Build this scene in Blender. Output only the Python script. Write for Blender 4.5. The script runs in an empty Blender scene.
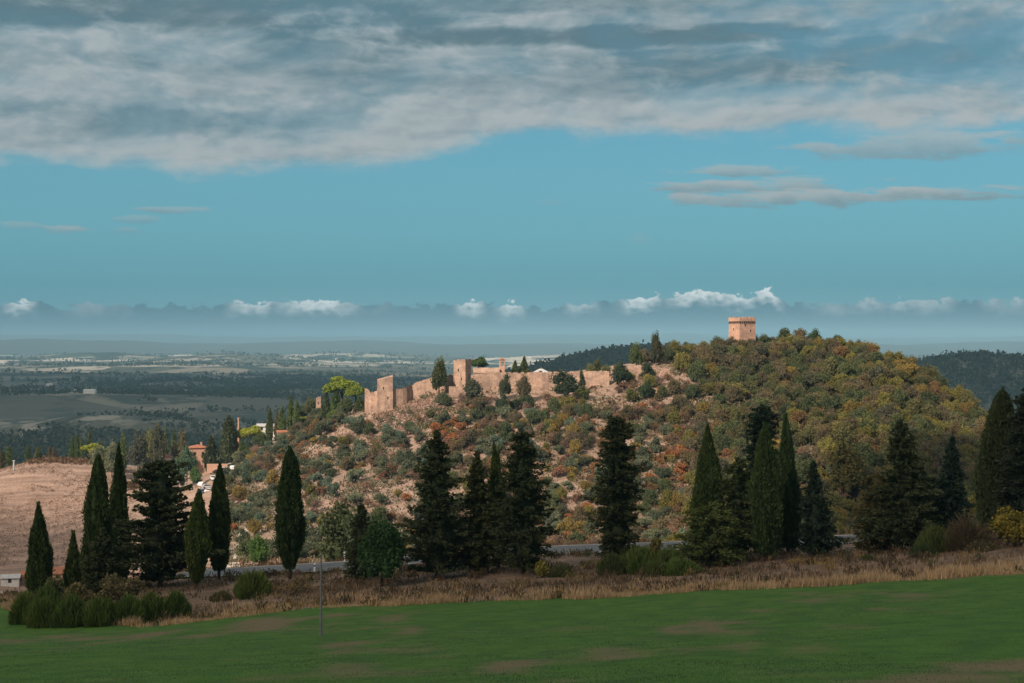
import bpy, bmesh, math, random
import numpy as np
from mathutils import Vector, Matrix

random.seed(11)
RNG = np.random.default_rng(11)
S = bpy.context.scene
COL = S.collection
R = math.radians
F = 1422.0            # focal length of the photograph in pixels (50 mm lens)
CX, CY = 512.0, 341.5

# ------------------------------------------------------------------ camera
cd = bpy.data.cameras.new('camera'); cam = bpy.data.objects.new('camera', cd); COL.objects.link(cam)
cd.sensor_width = 36.0; cd.lens = 50.0; cd.clip_start = 0.5; cd.clip_end = 90000
cam.location = (0, 0, 0); cam.rotation_euler = (R(90), 0, 0)
S.camera = cam

# ------------------------------------------------------------------ light settings
SUN_EL, SUN_AZ = R(36), R(-142)        # azimuth from +Y towards +X
SUN_DIR = Vector((math.sin(SUN_AZ)*math.cos(SUN_EL), math.cos(SUN_AZ)*math.cos(SUN_EL), math.sin(SUN_EL)))
SUN_STRENGTH = 4.9
SUN_COLOR = (1.0, 0.82, 0.66)
SKY_STRENGTH = 0.1
SKY_TINT = (0.28, 0.52, 0.55)
HAZE_DENSITY = 8.5e-5
HAZE_COLOR = (0.36, 0.66, 0.85)

vs = S.view_settings
vs.view_transform = 'Standard'; vs.look = 'None'; vs.exposure = 0.55; vs.gamma = 1.0; vs.use_curve_mapping = False
S.cycles.use_denoising = True
S.cycles.max_bounces = 6; S.cycles.diffuse_bounces = 3; S.cycles.glossy_bounces = 2
S.cycles.transparent_max_bounces = 12; S.cycles.volume_bounces = 0
S.cycles.caustics_reflective = False; S.cycles.caustics_refractive = False

# ------------------------------------------------------------------ shader helpers
class G:
    """small wrapper that writes node graphs as expressions"""
    def __init__(self, tree): self.t = tree; self.n = tree.nodes; self.l = tree.links
    def put(self, sock, v):
        if isinstance(v, E): self.l.new(v.s, sock)
        elif v is not None:
            if sock.type == 'RGBA' and isinstance(v, (tuple, list)) and len(v) == 3: v = (*v, 1)
            sock.default_value = v
    def math(self, op, a, b=None, c=None, clamp=False):
        n = self.n.new('ShaderNodeMath'); n.operation = op; n.use_clamp = clamp
        for i, v in enumerate((a, b, c)):
            if v is not None: self.put(n.inputs[i], v)
        return E(self, n.outputs[0])
    def smooth(self, x, a, b, o0=0.0, o1=1.0):
        n = self.n.new('ShaderNodeMapRange'); n.interpolation_type = 'SMOOTHSTEP'
        for i, v in enumerate((x, a, b, o0, o1)): self.put(n.inputs[i], v)
        return E(self, n.outputs[0])
    def comb(self, x, y, z):
        n = self.n.new('ShaderNodeCombineXYZ')
        for i, v in enumerate((x, y, z)): self.put(n.inputs[i], v)
        return E(self, n.outputs[0])
    def sep(self, v):
        n = self.n.new('ShaderNodeSeparateXYZ'); self.put(n.inputs[0], v)
        return [E(self, o) for o in n.outputs]
    def noise(self, vec, scale=1.0, detail=4.0, rough=0.55, dist=0.0, col=False):
        n = self.n.new('ShaderNodeTexNoise'); self.put(n.inputs['Vector'], vec)
        self.put(n.inputs['Scale'], scale); n.inputs['Detail'].default_value = detail
        n.inputs['Roughness'].default_value = rough; n.inputs['Distortion'].default_value = dist
        return E(self, n.outputs['Color' if col else 'Fac'])
    def noise2(self, vec, seed, scale=1.0, detail=4.0, rough=0.55):
        n = self.n.new('ShaderNodeTexNoise'); n.noise_dimensions = '2D'; x, y, z = self.sep(vec)
        self.put(n.inputs['Vector'], self.comb(x+seed*13.7, y+seed*5.9, 0.0))
        n.inputs['Scale'].default_value = scale; n.inputs['Detail'].default_value = detail; n.inputs['Roughness'].default_value = rough
        return E(self, n.outputs['Fac'])
    def voro(self, vec, scale, feature='F1', out='Distance'):
        n = self.n.new('ShaderNodeTexVoronoi'); n.feature = feature
        self.put(n.inputs['Vector'], vec); n.inputs['Scale'].default_value = scale
        return E(self, n.outputs[out])
    def mix(self, f, a, b):
        n = self.n.new('ShaderNodeMix'); n.data_type = 'RGBA'
        self.put(n.inputs[0], f); self.put(n.inputs[6], a); self.put(n.inputs[7], b)
        return E(self, n.outputs[2])
    def cmul(self, a, b):
        n = self.n.new('ShaderNodeMix'); n.data_type = 'RGBA'; n.blend_type = 'MULTIPLY'
        n.inputs[0].default_value = 1; self.put(n.inputs[6], a); self.put(n.inputs[7], b)
        return E(self, n.outputs[2])
    def grey(self, v): return self.comb(v, v, v)
    def vscale(self, v, s):
        n = self.n.new('ShaderNodeVectorMath'); n.operation = 'MULTIPLY'
        self.put(n.inputs[0], v); self.put(n.inputs[1], s if isinstance(s, (E, tuple)) else (s, s, s))
        return E(self, n.outputs[0])
    def ramp(self, f, stops):
        n = self.n.new('ShaderNodeValToRGB'); self.put(n.inputs[0], f)
        els = n.color_ramp.elements
        while len(els) < len(stops): els.new(0.5)
        for e, (p, c) in zip(els, stops): e.position = p; e.color = (*c, 1)
        return E(self, n.outputs[0])
    def node(self, typ, out=0):
        n = self.n.new(typ); return E(self, n.outputs[out])

class E:
    def __init__(self, g, s): self.g = g; self.s = s
    def __add__(a, b): return a.g.math('ADD', a, b)
    def __radd__(a, b): return a.g.math('ADD', b, a)
    def __sub__(a, b): return a.g.math('SUBTRACT', a, b)
    def __rsub__(a, b): return a.g.math('SUBTRACT', b, a)
    def __mul__(a, b): return a.g.math('MULTIPLY', a, b)
    def __rmul__(a, b): return a.g.math('MULTIPLY', b, a)
    def __truediv__(a, b): return a.g.math('DIVIDE', a, b)
    def clamp(a): return a.g.math('MAXIMUM', a.g.math('MINIMUM', a, 1.0), 0.0)

def lin(r, g, b):
    f = lambda c: (c/255/12.92) if c/255 <= .04045 else ((c/255+.055)/1.055)**2.4
    return (f(r), f(g), f(b))

# ------------------------------------------------------------------ sky
def az_of(px): return 1000*math.atan((px-CX)/F)
def el_of(px, py): return 1000*(CY-py)/F*math.cos(math.atan((px-CX)/F))

W = bpy.data.worlds.new('World'); S.world = W; W.use_nodes = True
W.node_tree.nodes.clear(); W.cycles.sampling_method = 'MANUAL'; W.cycles.sample_map_resolution = 512
g = G(W.node_tree)
sky = g.n.new('ShaderNodeTexSky'); sky.sky_type = 'NISHITA'; sky.sun_disc = False
sky.sun_elevation = SUN_EL; sky.sun_rotation = SUN_AZ % (2*math.pi)
sky.air_density = 1.0; sky.dust_density = 0.4; sky.ozone_density = 1.5; sky.altitude = 300
skyc = g.cmul(E(g, sky.outputs[0]), SKY_TINT)
tc = g.n.new('ShaderNodeTexCoord')
dx, dy, dz = g.sep(E(g, tc.outputs['Generated']))
A = g.math('ARCTAN2', dx, dy)*1000.0                                      # mrad right of north
EL = dz/g.math('SQRT', dx*dx+dy*dy+1e-6)*1000.0                          # mrad above horizon

def cl(k, r, gg, b):  # cloud radiance as seen, divided by the background strength
    c = lin(r, gg, b); return tuple(x*k/SKY_STRENGTH/2**0.55 for x in c)
# the sky colour settles to an even teal towards the horizon
skyc = g.mix(g.smooth(EL, 150.0, 20.0, 0.5, 0.9), skyc, cl(1, 106, 169, 187))

warp = g.noise2(g.comb(A*0.008, EL*0.02, 0.0), 9.1, 1.0, 3.0, 0.5)
P2 = g.comb(A*0.013+warp*0.9, EL*0.030+warp*0.9, 0.0)
n_big = g.noise2(g.comb(A*0.004, EL*0.017, 0.0), 5.2, 1.0, 5.0, 0.55)
n_med = g.noise2(P2, 1.3, 1.0, 6.0, 0.58)
n_med_up = g.noise2(g.comb(A*0.013+warp*0.9-0.08, EL*0.030+warp*0.9+0.14, 0.0), 1.3, 1.0, 6.0, 0.58)
n_fine = g.noise2(g.comb(A*0.04+warp, EL*0.075+warp, 0.0), 2.2, 1.0, 6.0, 0.6)
n_streak = g.noise2(g.comb(A*0.007+warp*0.5, EL*0.042+warp*0.5, 0.0), 7.7, 1.0, 6.0, 0.55)
n_lens = g.noise2(g.comb(A*0.02+warp*0.3, EL*0.16+A*0.01, 0.0), 6.1, 1.0, 5.0, 0.6)
def puffs(x, y, z, scale, detail=2.0, rough=0.5):
    """billowing cells: 1 in the middle of a puff, 0 in the creases"""
    n = g.n.new('ShaderNodeTexVoronoi'); n.voronoi_dimensions = '2D'; n.feature = 'F1'; n.normalize = False
    g.put(n.inputs['Vector'], g.comb(x+z*7.3, y+z*3.1, 0.0)); n.inputs['Scale'].default_value = scale
    n.inputs['Detail'].default_value = detail; n.inputs['Roughness'].default_value = rough
    return 1.0 - E(g, n.outputs['Distance'])*0.9
w2 = g.noise2(g.comb(A*0.02, EL*0.04, 0.0), 2.9, 1.0, 4.0, 0.6)
pu = puffs(A*0.016+w2*0.7+warp*0.5, EL*0.048+w2*0.6, 0.4, 1.0)
pu_up = puffs(A*0.016+w2*0.7+warp*0.5-0.10, EL*0.048+w2*0.6+0.16, 0.4, 1.0)
# the big bank over the upper third
edge = 115.0 + g.smooth(A, az_of(330), az_of(520))*25.0
d = EL - edge + (n_med-0.5)*22.0 + (n_fine-0.5)*12.0 + (pu-0.62)*7.0
bank = g.smooth(d+(n_streak-0.5)*10.0, -4.0, 13.0)
rgap = g.smooth(A, az_of(560), az_of(860))                               # thinner on the right
cov = g.smooth(n_med*0.5+n_big*0.35+pu*0.14-rgap*0.03+g.smooth(d, 34.0, 0.0)*0.10, 0.33, 0.56)
bank_a = bank*(0.80+0.20*cov)*(1.0-rgap*(1.0-cov)*0.35)
relief = (pu-pu_up)*0.4+(n_med-n_med_up)*1.3
bandm = g.smooth(EL, 150.0, 215.0)*0.16+g.math('EXPONENT', (EL-192.0)*(EL-192.0)*-0.006)*0.07
darkband = g.smooth(n_streak*0.62+n_big*0.55+bandm*0.4, 0.60, 0.86)*0.5
for px, py, wx, wy, op in ((120, 6, 330, 22, .9), (560, 38, 290, 12, 1.0), (800, 62, 230, 22, .75), (120, 122, 170, 16, .38), (330, 52, 70, 24, .5), (960, 40, 60, 40, .4), (500, 0, 260, 14, .6)):
    ax = (A-az_of(px))/(wx/F*1000); ey = (EL-el_of(px, py))/(wy/F*1000)
    darkband = g.math('MAXIMUM', darkband, g.smooth(ax*ax+ey*ey+(n_med-0.5)*3.2+(n_streak-0.5)*2.2, 1.5, 0.1)*op)
lum = g.smooth(relief*0.7+(n_fine-0.5)*0.55+(cov-0.5)*0.25+0.28-darkband*0.80+g.smooth(d, 40.0, 4.0)*0.16, -0.60, 0.75)
bankc = g.ramp(lum, [(0.0, cl(1, 92, 117, 127)), (0.35, cl(1, 122, 143, 151)), (0.7, cl(1, 146, 162, 168)), (1.0, cl(1, 174, 183, 186))])
col = g.mix(bank_a, skyc, bankc)
# lens shaped clouds on the right and small streaks on the left
def lens(px, py, wx, wy, op, tint=(172, 182, 184)):
    global col
    a0, e0 = az_of(px), el_of(px, py)
    ax = (A-a0)/(wx/F*1000); ey = (EL-e0)/(wy/F*1000)
    r = ax*ax+ey*ey
    m = g.smooth(r+(n_lens-0.5)*3.2+(n_fine-0.5)*1.6, 1.0, 0.15)
    hi = g.smooth(ey+(n_fine-0.5)*1.5, -0.9, 0.7)
    col = g.mix(m*op, col, g.mix(hi, cl(1, 128, 154, 163), cl(1, *tint)))
lens(727, 172, 66, 7, 0.75); lens(760, 186, 115, 9, 0.9); lens(830, 197, 190, 10, 0.9)
lens(930, 192, 90, 6, 0.6); lens(915, 146, 130, 14, 0.75)
lens(180, 210, 42, 4, 0.55); lens(66, 230, 24, 6, 0.7); lens(137, 219, 22, 4, 0.35); lens(18, 226, 26, 5, 0.35)
lens(550, 202, 20, 5, 0.2); lens(640, 240, 10, 10, 0.15); lens(128, 230, 12, 3, 0.3)
# low cumulus bank along the horizon
n_c1 = g.noise2(g.comb(A*0.07, EL*0.12, 0.0), 4.4, 1.0, 6.0, 0.62)
n_c0 = g.noise2(g.comb(A*0.011, EL*0.01, 0.0), 8.8, 1.0, 3.0, 0.5)
n_c2 = g.noise2(g.comb(A*0.035, EL*0.03, 0.0), 3.1, 1.0, 3.0, 0.5)
pc = puffs(A*0.11+n_c1*0.8, EL*0.17+n_c1*0.8, 2.0, 1.0, 2.0, 0.5)
pc_up = puffs(A*0.11+n_c1*0.8-0.12, EL*0.17+n_c1*0.8+0.2, 2.0, 1.0, 2.0, 0.5)
top = 25.0+(n_c0-0.5)*8.0
tops = None
for px, w, h, b in ((20, 18, 4, .8), (95, 45, 1.5, .5), (250, 26, 5, .75), (318, 44, 7, .9), (385, 25, 1.5, .45), (470, 16, 9, 1.0), (508, 18, 4, .7),
                    (580, 24, 5, .6), (640, 26, 6, .85), (700, 36, 15, 1.0), (768, 15, 15, 1.0), (738, 32, 6, .8), (850, 45, 5, .6), (925, 42, 6, .6), (1000, 42, 4, .5)):
    q = (A-az_of(px))/(w/F*1000*1.1)
    t = g.math('EXPONENT', q*q*-1.0)
    top = top + t*(h*0.62)
    tops = t*b if tops is None else g.math('MAXIMUM', tops, t*b)
dc = top-EL+(pc-0.50)*6.0+(n_c1-0.5)*9.0+(n_c2-0.5)*5.0
cm = g.smooth(dc, -0.4, 1.3)
hi = g.smooth(dc, 12.0, 0.5)*g.smooth(n_c2*0.55+tops*0.8, 0.50, 1.0)*g.smooth(n_c1, 0.25, 0.6, 0.6, 1.0)
lowc = g.mix(g.smooth(EL, 20.0, 2.0), cl(1, 84, 130, 148), cl(1, 92, 138, 156))
lowc = g.mix(g.smooth(n_c2+n_c0*0.6, 0.86, 0.70)*g.smooth(dc, 12.0, 2.0)*0.4, lowc, cl(1, 84, 124, 142))
cum = g.mix(hi, lowc, cl(1.4, 220, 226, 225))
col = g.mix(cm*g.smooth(EL, -6.0, -1.0, 0.9, 0.94), col, cum)
bg = g.n.new('ShaderNodeBackground'); g.put(bg.inputs[0], col); bg.inputs[1].default_value = SKY_STRENGTH
wo = g.n.new('ShaderNodeOutputWorld'); g.l.new(bg.outputs[0], wo.inputs[0])

# ------------------------------------------------------------------ sun
sl = bpy.data.lights.new('sun', 'SUN'); so = bpy.data.objects.new('sun', sl); COL.objects.link(so)
sl.energy = SUN_STRENGTH; sl.angle = R(0.5); sl.color = SUN_COLOR
so.rotation_euler = SUN_DIR.to_track_quat('Z', 'Y').to_euler(); so.location = (-300, -300, 300)

# ------------------------------------------------------------------ mesh helpers
def tag(o, label=None, cat=None, group=None, kind=None):
    if label: o['label'] = label
    if cat: o['category'] = cat
    if group: o['group'] = group
    if kind: o['kind'] = kind
    return o
def empty(name, loc, rz=0.0):
    o = bpy.data.objects.new(name, None); o.empty_display_size = 0.5
    o.location = loc; o.rotation_euler = (0, 0, rz); COL.objects.link(o); return o
def link_mesh(name, me, parent=None, loc=(0, 0, 0), rz=0.0):
    o = bpy.data.objects.new(name, me); o.location = loc; o.rotation_euler = (0, 0, rz)
    if parent: o.parent = parent
    COL.objects.link(o); return o
def np_mesh(name, V, Fq, mats, tint=None, smooth=False, mi=None):
    """V (n,3); Fq (m,k) equal-sided faces or a list of arrays; mats list"""
    arrs = Fq if isinstance(Fq, list) else [Fq]
    arrs = [np.asarray(a, dtype=np.int32) for a in arrs if len(a)]
    me = bpy.data.meshes.new(name)
    V = np.ascontiguousarray(V, dtype=np.float32)
    me.vertices.add(len(V)); me.vertices.foreach_set('co', V.ravel())
    tot = sum(a.size for a in arrs); nf = sum(len(a) for a in arrs)
    me.loops.add(tot); me.polygons.add(nf)
    me.loops.foreach_set('vertex_index', np.concatenate([a.ravel() for a in arrs]).astype(np.int32))
    ln = np.concatenate([np.full(len(a), a.shape[1]) for a in arrs]).astype(np.int32)
    st = np.concatenate([[0], np.cumsum(ln)[:-1]]).astype(np.int32)
    me.polygons.foreach_set('loop_start', st); me.polygons.foreach_set('loop_total', ln)
    if smooth: me.polygons.foreach_set('use_smooth', np.ones(nf, bool))
    for m in (mats if isinstance(mats, (list, tuple)) else [mats]): me.materials.append(m)
    if mi is not None: me.polygons.foreach_set('material_index', np.asarray(mi, np.int32))
    if tint is not None:
        a = me.attributes.new('tint', 'FLOAT', 'POINT'); a.data.foreach_set('value', np.asarray(tint, np.float32))
    me.update(calc_edges=True); me.validate()
    return me

class MB:
    """collects boxes, prisms and tubes into ONE mesh"""
    def __init__(s): s.v = []; s.f = []; s.m = []
    def add(s, vs_, fs, mi=0):
        b = len(s.v); s.v += [tuple(p) for p in vs_]; s.f += [[i+b for i in f] for f in fs]; s.m += [mi]*len(fs)
    def box(s, x0, x1, y0, y1, z0, z1, mi=0):
        s.add([(x0, y0, z0), (x1, y0, z0), (x1, y1, z0), (x0, y1, z0), (x0, y0, z1), (x1, y0, z1), (x1, y1, z1), (x0, y1, z1)],
              [(0, 3, 2, 1), (4, 5, 6, 7), (0, 1, 5, 4), (1, 2, 6, 5), (2, 3, 7, 6), (3, 0, 4, 7)], mi)
    def tube(s, pts, rads, k=7, mi=0):
        rings = []
        for i, (p, r) in enumerate(zip(pts, rads)):
            p = Vector(p)
            dvec = (Vector(pts[min(i+1, len(pts)-1)])-Vector(pts[max(i-1, 0)])).normalized()
            u = dvec.orthogonal().normalized(); w = dvec.cross(u)
            rings.append([p+u*(r*math.cos(2*math.pi*j/k))+w*(r*math.sin(2*math.pi*j/k)) for j in range(k)])
        vs_ = [q for rr in rings for q in rr]; fs = []
        for i in range(len(rings)-1):
            for j in range(k): fs.append((i*k+j, i*k+(j+1) % k, (i+1)*k+(j+1) % k, (i+1)*k+j))
        fs.append(tuple(range(k-1, -1, -1))); fs.append(tuple((len(rings)-1)*k+j for j in range(k)))
        s.add(vs_, fs, mi)
    def prism(s, prof, y0, y1, mi=0):
        """profile in x,z (counter clockwise from -y), extruded along y"""
        n = len(prof)
        vs_ = [(x, y0, z) for x, z in prof]+[(x, y1, z) for x, z in prof]
        fs = [tuple(range(n)), tuple(range(2*n-1, n-1, -1))]+[(i, i+n, (i+1) % n+n, (i+1) % n)[::1] for i in range(n)]
        s.add(vs_, fs, mi)
    def build(s, name, mats, parent=None, loc=(0, 0, 0), rz=0.0, smooth=False):
        me = bpy.data.meshes.new(name); me.from_pydata(s.v, [], s.f)
        for m in (mats if isinstance(mats, (list, tuple)) else [mats]): me.materials.append(m)
        me.polygons.foreach_set('material_index', s.m)
        if smooth: me.polygons.foreach_set('use_smooth', [True]*len(s.f))
        bm = bmesh.new(); bm.from_mesh(me); bmesh.ops.recalc_face_normals(bm, faces=bm.faces); bm.to_mesh(me); bm.free()
        me.update()
        return link_mesh(name, me, parent, loc, rz)

# numpy value noise
def vnoise(x, y, seed=0):
    xi = np.floor(x).astype(np.int64); yi = np.floor(y).astype(np.int64); fx = x-xi; fy = y-yi
    def h(a, b):
        n = (a*374761393+b*668265263+seed*1442695041) & 0xffffffff
        n = ((n ^ (n >> 13))*1274126177) & 0xffffffff
        return ((n ^ (n >> 16)) & 0xffff)/65535.0
    u = fx*fx*(3-2*fx); w = fy*fy*(3-2*fy)
    return (h(xi, yi)*(1-u)+h(xi+1, yi)*u)*(1-w)+(h(xi, yi+1)*(1-u)+h(xi+1, yi+1)*u)*w
def fbm(x, y, octv=4, seed=0, gain=0.5):
    s = 0; a = 1; t = 0
    for i in range(octv): s = s+a*vnoise(x*2**i, y*2**i, seed+i*17); t += a; a *= gain
    return s/t-0.5
def sstep(a, b, x):
    t = np.clip((x-a)/(b-a), 0, 1); return t*t*(3-2*t)

# ------------------------------------------------------------------ terrain heights
def G3(px, py, D): return ((px-CX)/F*D, D, -(py-CY)/F*D)
ctl = [  # (px, py, distance): points where the ground was sighted
 (0, 692, 50), (512, 679, 50), (1024, 666, 50), (512, 640, 77), (0, 645, 95), (1024, 617, 72),
 (-60, 606, 150), (0, 607, 150), (60, 619, 134), (150, 628, 122), (320, 605, 125), (500, 601, 120), (700, 592, 115), (900, 582, 110), (1024, 574, 105), (1150, 566, 100),
 (40, 596, 150), (100, 590, 148), (200, 587, 150), (290, 580, 152), (400, 579, 143), (520, 575, 142), (620, 564, 146), (700, 566, 141), (765, 560, 142), (815, 557, 146), (903, 555, 139), (1000, 540, 133), (1100, 530, 130),
 (-60, 613, 196), (60, 600, 186), (180, 575, 168), (350, 566, 168), (560, 550, 168), (700, 545, 168), (860, 539, 168), (1024, 533, 168), (1150, 528, 168),
 # far side of the dip and the castle hill
 (300, 557, 300), (240, 560, 290), (420, 553, 305), (560, 544, 310), (700, 540, 305), (860, 534, 300), (1024, 526, 295), (1150, 520, 290),
 (250, 520, 360), (250, 480, 430), (300, 480, 400), (300, 445, 450), (350, 500, 365), (350, 460, 410), (350, 432, 440), (370, 412, 456),
 (385, 409, 457), (415, 401, 459), (440, 391, 459), (462, 388, 458), (510, 391, 457), (555, 389, 458), (608, 386, 456), (640, 380, 456),
 (450, 500, 355), (450, 450, 400), (450, 418, 432), (560, 500, 350), (560, 450, 393), (560, 412, 430),
 (680, 500, 345), (680, 450, 387), (680, 405, 430), (670, 372, 462), (690, 356, 478), (742, 350, 486), (790, 350, 484), (835, 349, 480), (870, 358, 470), (920, 382, 452), (950, 402, 441), (985, 432, 425), (1010, 458, 410),
 (800, 500, 340), (800, 450, 378), (800, 400, 425), (900, 500, 335), (900, 450, 372), (900, 412, 410), (1000, 500, 330), (1100, 505, 320), (1100, 480, 400),
 # behind the crest
 (640, 362, 500), (500, 380, 490), (420, 386, 495), (500, 385, 540), (700, 366, 545), (850, 375, 540), (960, 420, 500), (350, 405, 500), (350, 415, 540),
 # village saddle and the ploughed knoll on the left
 (160, 484, 522), (205, 475, 522), (222, 489, 470), (180, 505, 430), (270, 446, 515), (320, 414, 500), (240, 452, 545), (170, 476, 575),
 (72, 460, 572), (30, 462, 570), (0, 471, 562), (-80, 492, 555), (116, 465, 572), (150, 482, 560), (50, 515, 505), (-60, 525, 500), (50, 562, 455), (120, 520, 480), (20, 581, 422), (90, 579, 425), (-60, 588, 420), (20, 599, 375), (-60, 605, 370), (140, 575, 400), (160, 585, 300), (60, 605, 280),
]
CP = np.array([G3(*c) for c in ctl])
extra = [(0, 0, -1.75), (0, 20, -6.0), (-60, 0, -3.5), (60, 0, -1), (0, -60, 3), (-150, -60, -2), (150, -60, 6), (-120, 60, -17), (120, 60, -10), (-30, 20, -7.0), (30, 20, -5.4),
         (-60, 240, -46), (0, 238, -37.5), (60, 238, -36), (110, 240, -34.5), (-130, 250, -53), (170, 240, -32), (-230, 250, -56), (200, 130, -18), (-200, 130, -40),
         (-100, 700, -82), (0, 700, -68), (100, 700, -62), (200, 680, -74), (-250, 700, -86), (330, 560, -70), (360, 420, -62), (300, 330, -50), (-420, 560, -78), (-420, 400, -84), (-400, 250, -70)]
CP = np.vstack([CP, np.array(extra, float)])
def _phi(r2): return 0.5*r2*np.log(r2+1e-9)
_sc = 100.0
_P = CP[:, :2]/_sc; _n = len(_P)
_K = _phi(((_P[:, None]-_P[None])**2).sum(-1))+np.eye(_n)*0.006
_Q = np.hstack([np.ones((_n, 1)), _P])
_M = np.block([[_K, _Q], [_Q.T, np.zeros((3, 3))]])
_w = np.linalg.solve(_M, np.concatenate([CP[:, 2], np.zeros(3)]))
def rbf(x, y):
    sh = np.shape(x); q = np.stack([np.ravel(x), np.ravel(y)], 1)/_sc; out = np.empty(len(q))
    for i in range(0, len(q), 20000):
        c = q[i:i+20000]
        r2 = ((c[:, None]-_P[None])**2).sum(-1)
        out[i:i+20000] = _phi(r2)@_w[:_n]+_w[_n]+c@_w[_n+1:]
    return out.reshape(sh)

# road centre line in x -> y, z
road_pts = [(-140, 206, 622), (-60, 196, 613), (60, 186, 600), (130, 176, 584), (180, 170, 575), (250, 168, 571.5), (350, 168, 565.5), (450, 168, 557), (560, 168, 550), (690, 168, 545.5), (780, 168, 542.5), (860, 168, 539), (1024, 169, 533), (1250, 172, 527)]
RX = np.array([G3(a, c, b) for a, b, c in road_pts])
def road_y(x): return np.interp(x, RX[:, 0], RX[:, 1])
def road_z(x): return np.interp(x, RX[:, 0], RX[:, 2])
ROAD_W = 3.3

def gauss(x, y, cx, cy, sx, sy, rot=0.0):
    c, s = math.cos(rot), math.sin(rot); u = (x-cx)*c+(y-cy)*s; v = -(x-cx)*s+(y-cy)*c
    return np.exp(-(u/sx)**2-(v/sy)**2)
def plain(x, y):
    r = np.hypot(x, y)
    z = -133+fbm(x/800, y/900, 4, 3)*66*sstep(700, 1700, r)+fbm(x/3300, y/2600, 4, 9)*95*sstep(4200, 11000, r)
    z = z+(fbm(x/260, y/260, 3, 21)*14-np.abs(fbm(x/330, y/420, 3, 23))*42)*sstep(800, 1500, r)*(1-sstep(4000, 7000, r))
    def at(px, py, D): return (px-CX)/F*D, D, -(py-CY)/F*D+131
    for px, py, D, sx, sy, rot in ((655, 348, 2900, 330, 420, 0.0), (560, 367, 2900, 200, 350, 0.0), (985, 352, 2700, 260, 330, 0), (925, 361, 2800, 170, 300, 0), (1090, 354, 2600, 260, 400, 0),
                                   (350, 352, 10500, 700, 500, 0), (225, 352, 9000, 420, 600, 0), (640, 351, 9500, 900, 500, 0), (100, 351, 10000, 500, 500, 0), (110, 410, 2000, 170, 170, 0), (40, 388, 2900, 420, 300, .2)):
        cx, cy, h = at(px, py, D); gq = gauss(x, y, cx, cy, sx, sy, rot); z = np.where(gq > 1e-4, np.maximum(z, -131+(h-10)*gq**0.8+fbm(x/200, y/200, 3, 55)*14*gq), z)
    m2 = sstep(12500, 15500, y)*(1-sstep(16800, 19500, y))
    z = z+m2*np.clip(95+190*fbm(x/2600+3, y/6000, 4, 33)+60*fbm(x/800, y/3000, 3, 37), 0, None)
    m = sstep(20000, 26500, y)*(1-sstep(29500, 31800, y))
    z = z+m*(235+150*fbm(x/3000+7, y/5000, 4, 31)+75*fbm(x/1100, y/3000, 3, 35)+20*np.sin(x/1700.0))
    return z
def Zg(x, y):
    x = np.asarray(x, float); y = np.asarray(y, float)
    rr = np.hypot(x*0.95, y-250)
    w = sstep(430, 820, rr)
    z = plain(x, y)
    near = rr < 821
    if np.any(near):
        if x.ndim == 0:
            zn = rbf(x.reshape(1), y.reshape(1))[0]
        else:
            zn = np.zeros_like(x); zn[near] = rbf(x[near], y[near])
        far = sstep(200, 330, y)
        zn = zn+(fbm(x/16, y/16, 3, 5)*1.5*far+fbm(x/45, y/45, 3, 6)*2.4*sstep(250, 380, y))*(1-0.5*sstep(440, 470, y)*(1-sstep(500, 540, y)))
        zn = zn+fbm(x/9, y/9, 3, 8)*0.35*sstep(30, 60, y)*(1-far)
        dr = np.abs(y-road_y(x)); k = 1-sstep(ROAD_W+0.6, ROAD_W+7.0, dr)
        zn = zn*(1-k)+(road_z(x)-0.06)*k
        z = np.where(near, zn*(1-w)+z*w, z)
    return z
def zg(x, y): return float(Zg(np.array([x]), np.array([y]))[0])
def at(px, D): x = (px-CX)/F*D; return x, D, zg(x, D)
def top_h(px, py, D, z): return -(py-CY)/F*D-z

# ------------------------------------------------------------------ materials
def new_mat(name):
    m = bpy.data.materials.new(name); m.use_nodes = True; m.node_tree.nodes.clear()
    g = G(m.node_tree); b = g.n.new('ShaderNodeBsdfPrincipled'); o = g.n.new('ShaderNodeOutputMaterial')
    g.l.new(b.outputs[0], o.inputs[0]); b.inputs['Roughness'].default_value = 0.85
    b.inputs['Specular IOR Level'].default_value = 0.2
    return m, g, b
def objco(g): return E(g, g.n.new('ShaderNodeTexCoord').outputs['Object'])
def geopos(g): return E(g, g.n.new('ShaderNodeNewGeometry').outputs['Position'])
def bump(g, b, h, strength=0.4, dist=0.2):
    n = g.n.new('ShaderNodeBump'); n.inputs['Strength'].default_value = strength; n.inputs['Distance'].default_value = dist
    g.put(n.inputs['Height'], h); g.l.new(n.outputs[0], b.inputs['Normal'])

def foliage_mat():
    """leaf colour comes from each plant's own object colour; leaves vary around it"""
    m, g, b = new_mat('foliage')
    oi = g.n.new('ShaderNodeObjectInfo'); at_ = g.n.new('ShaderNodeAttribute'); at_.attribute_name = 'tint'
    t = E(g, at_.outputs['Fac']); base = E(g, oi.outputs['Color'])
    clump = g.noise(objco(g), 0.55, 3.0, 0.6)
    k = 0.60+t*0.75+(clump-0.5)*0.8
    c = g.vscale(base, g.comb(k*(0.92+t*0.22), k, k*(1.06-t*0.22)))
    g.put(b.inputs['Base Color'], c)
    b.inputs['Roughness'].default_value = 0.75
    tr = g.n.new('ShaderNodeBsdfTranslucent'); g.put(tr.inputs[0], g.vscale(c, (0.9, 1.0, 0.5)))
    ms = g.n.new('ShaderNodeMixShader'); ms.inputs[0].default_value = 0.30
    g.l.new(b.outputs[0], ms.inputs[1]); g.l.new(tr.outputs[0], ms.inputs[2])
    out = [n for n in g.n if n.type == 'OUTPUT_MATERIAL'][0]; g.l.new(ms.outputs[0], out.inputs[0])
    return m
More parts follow.
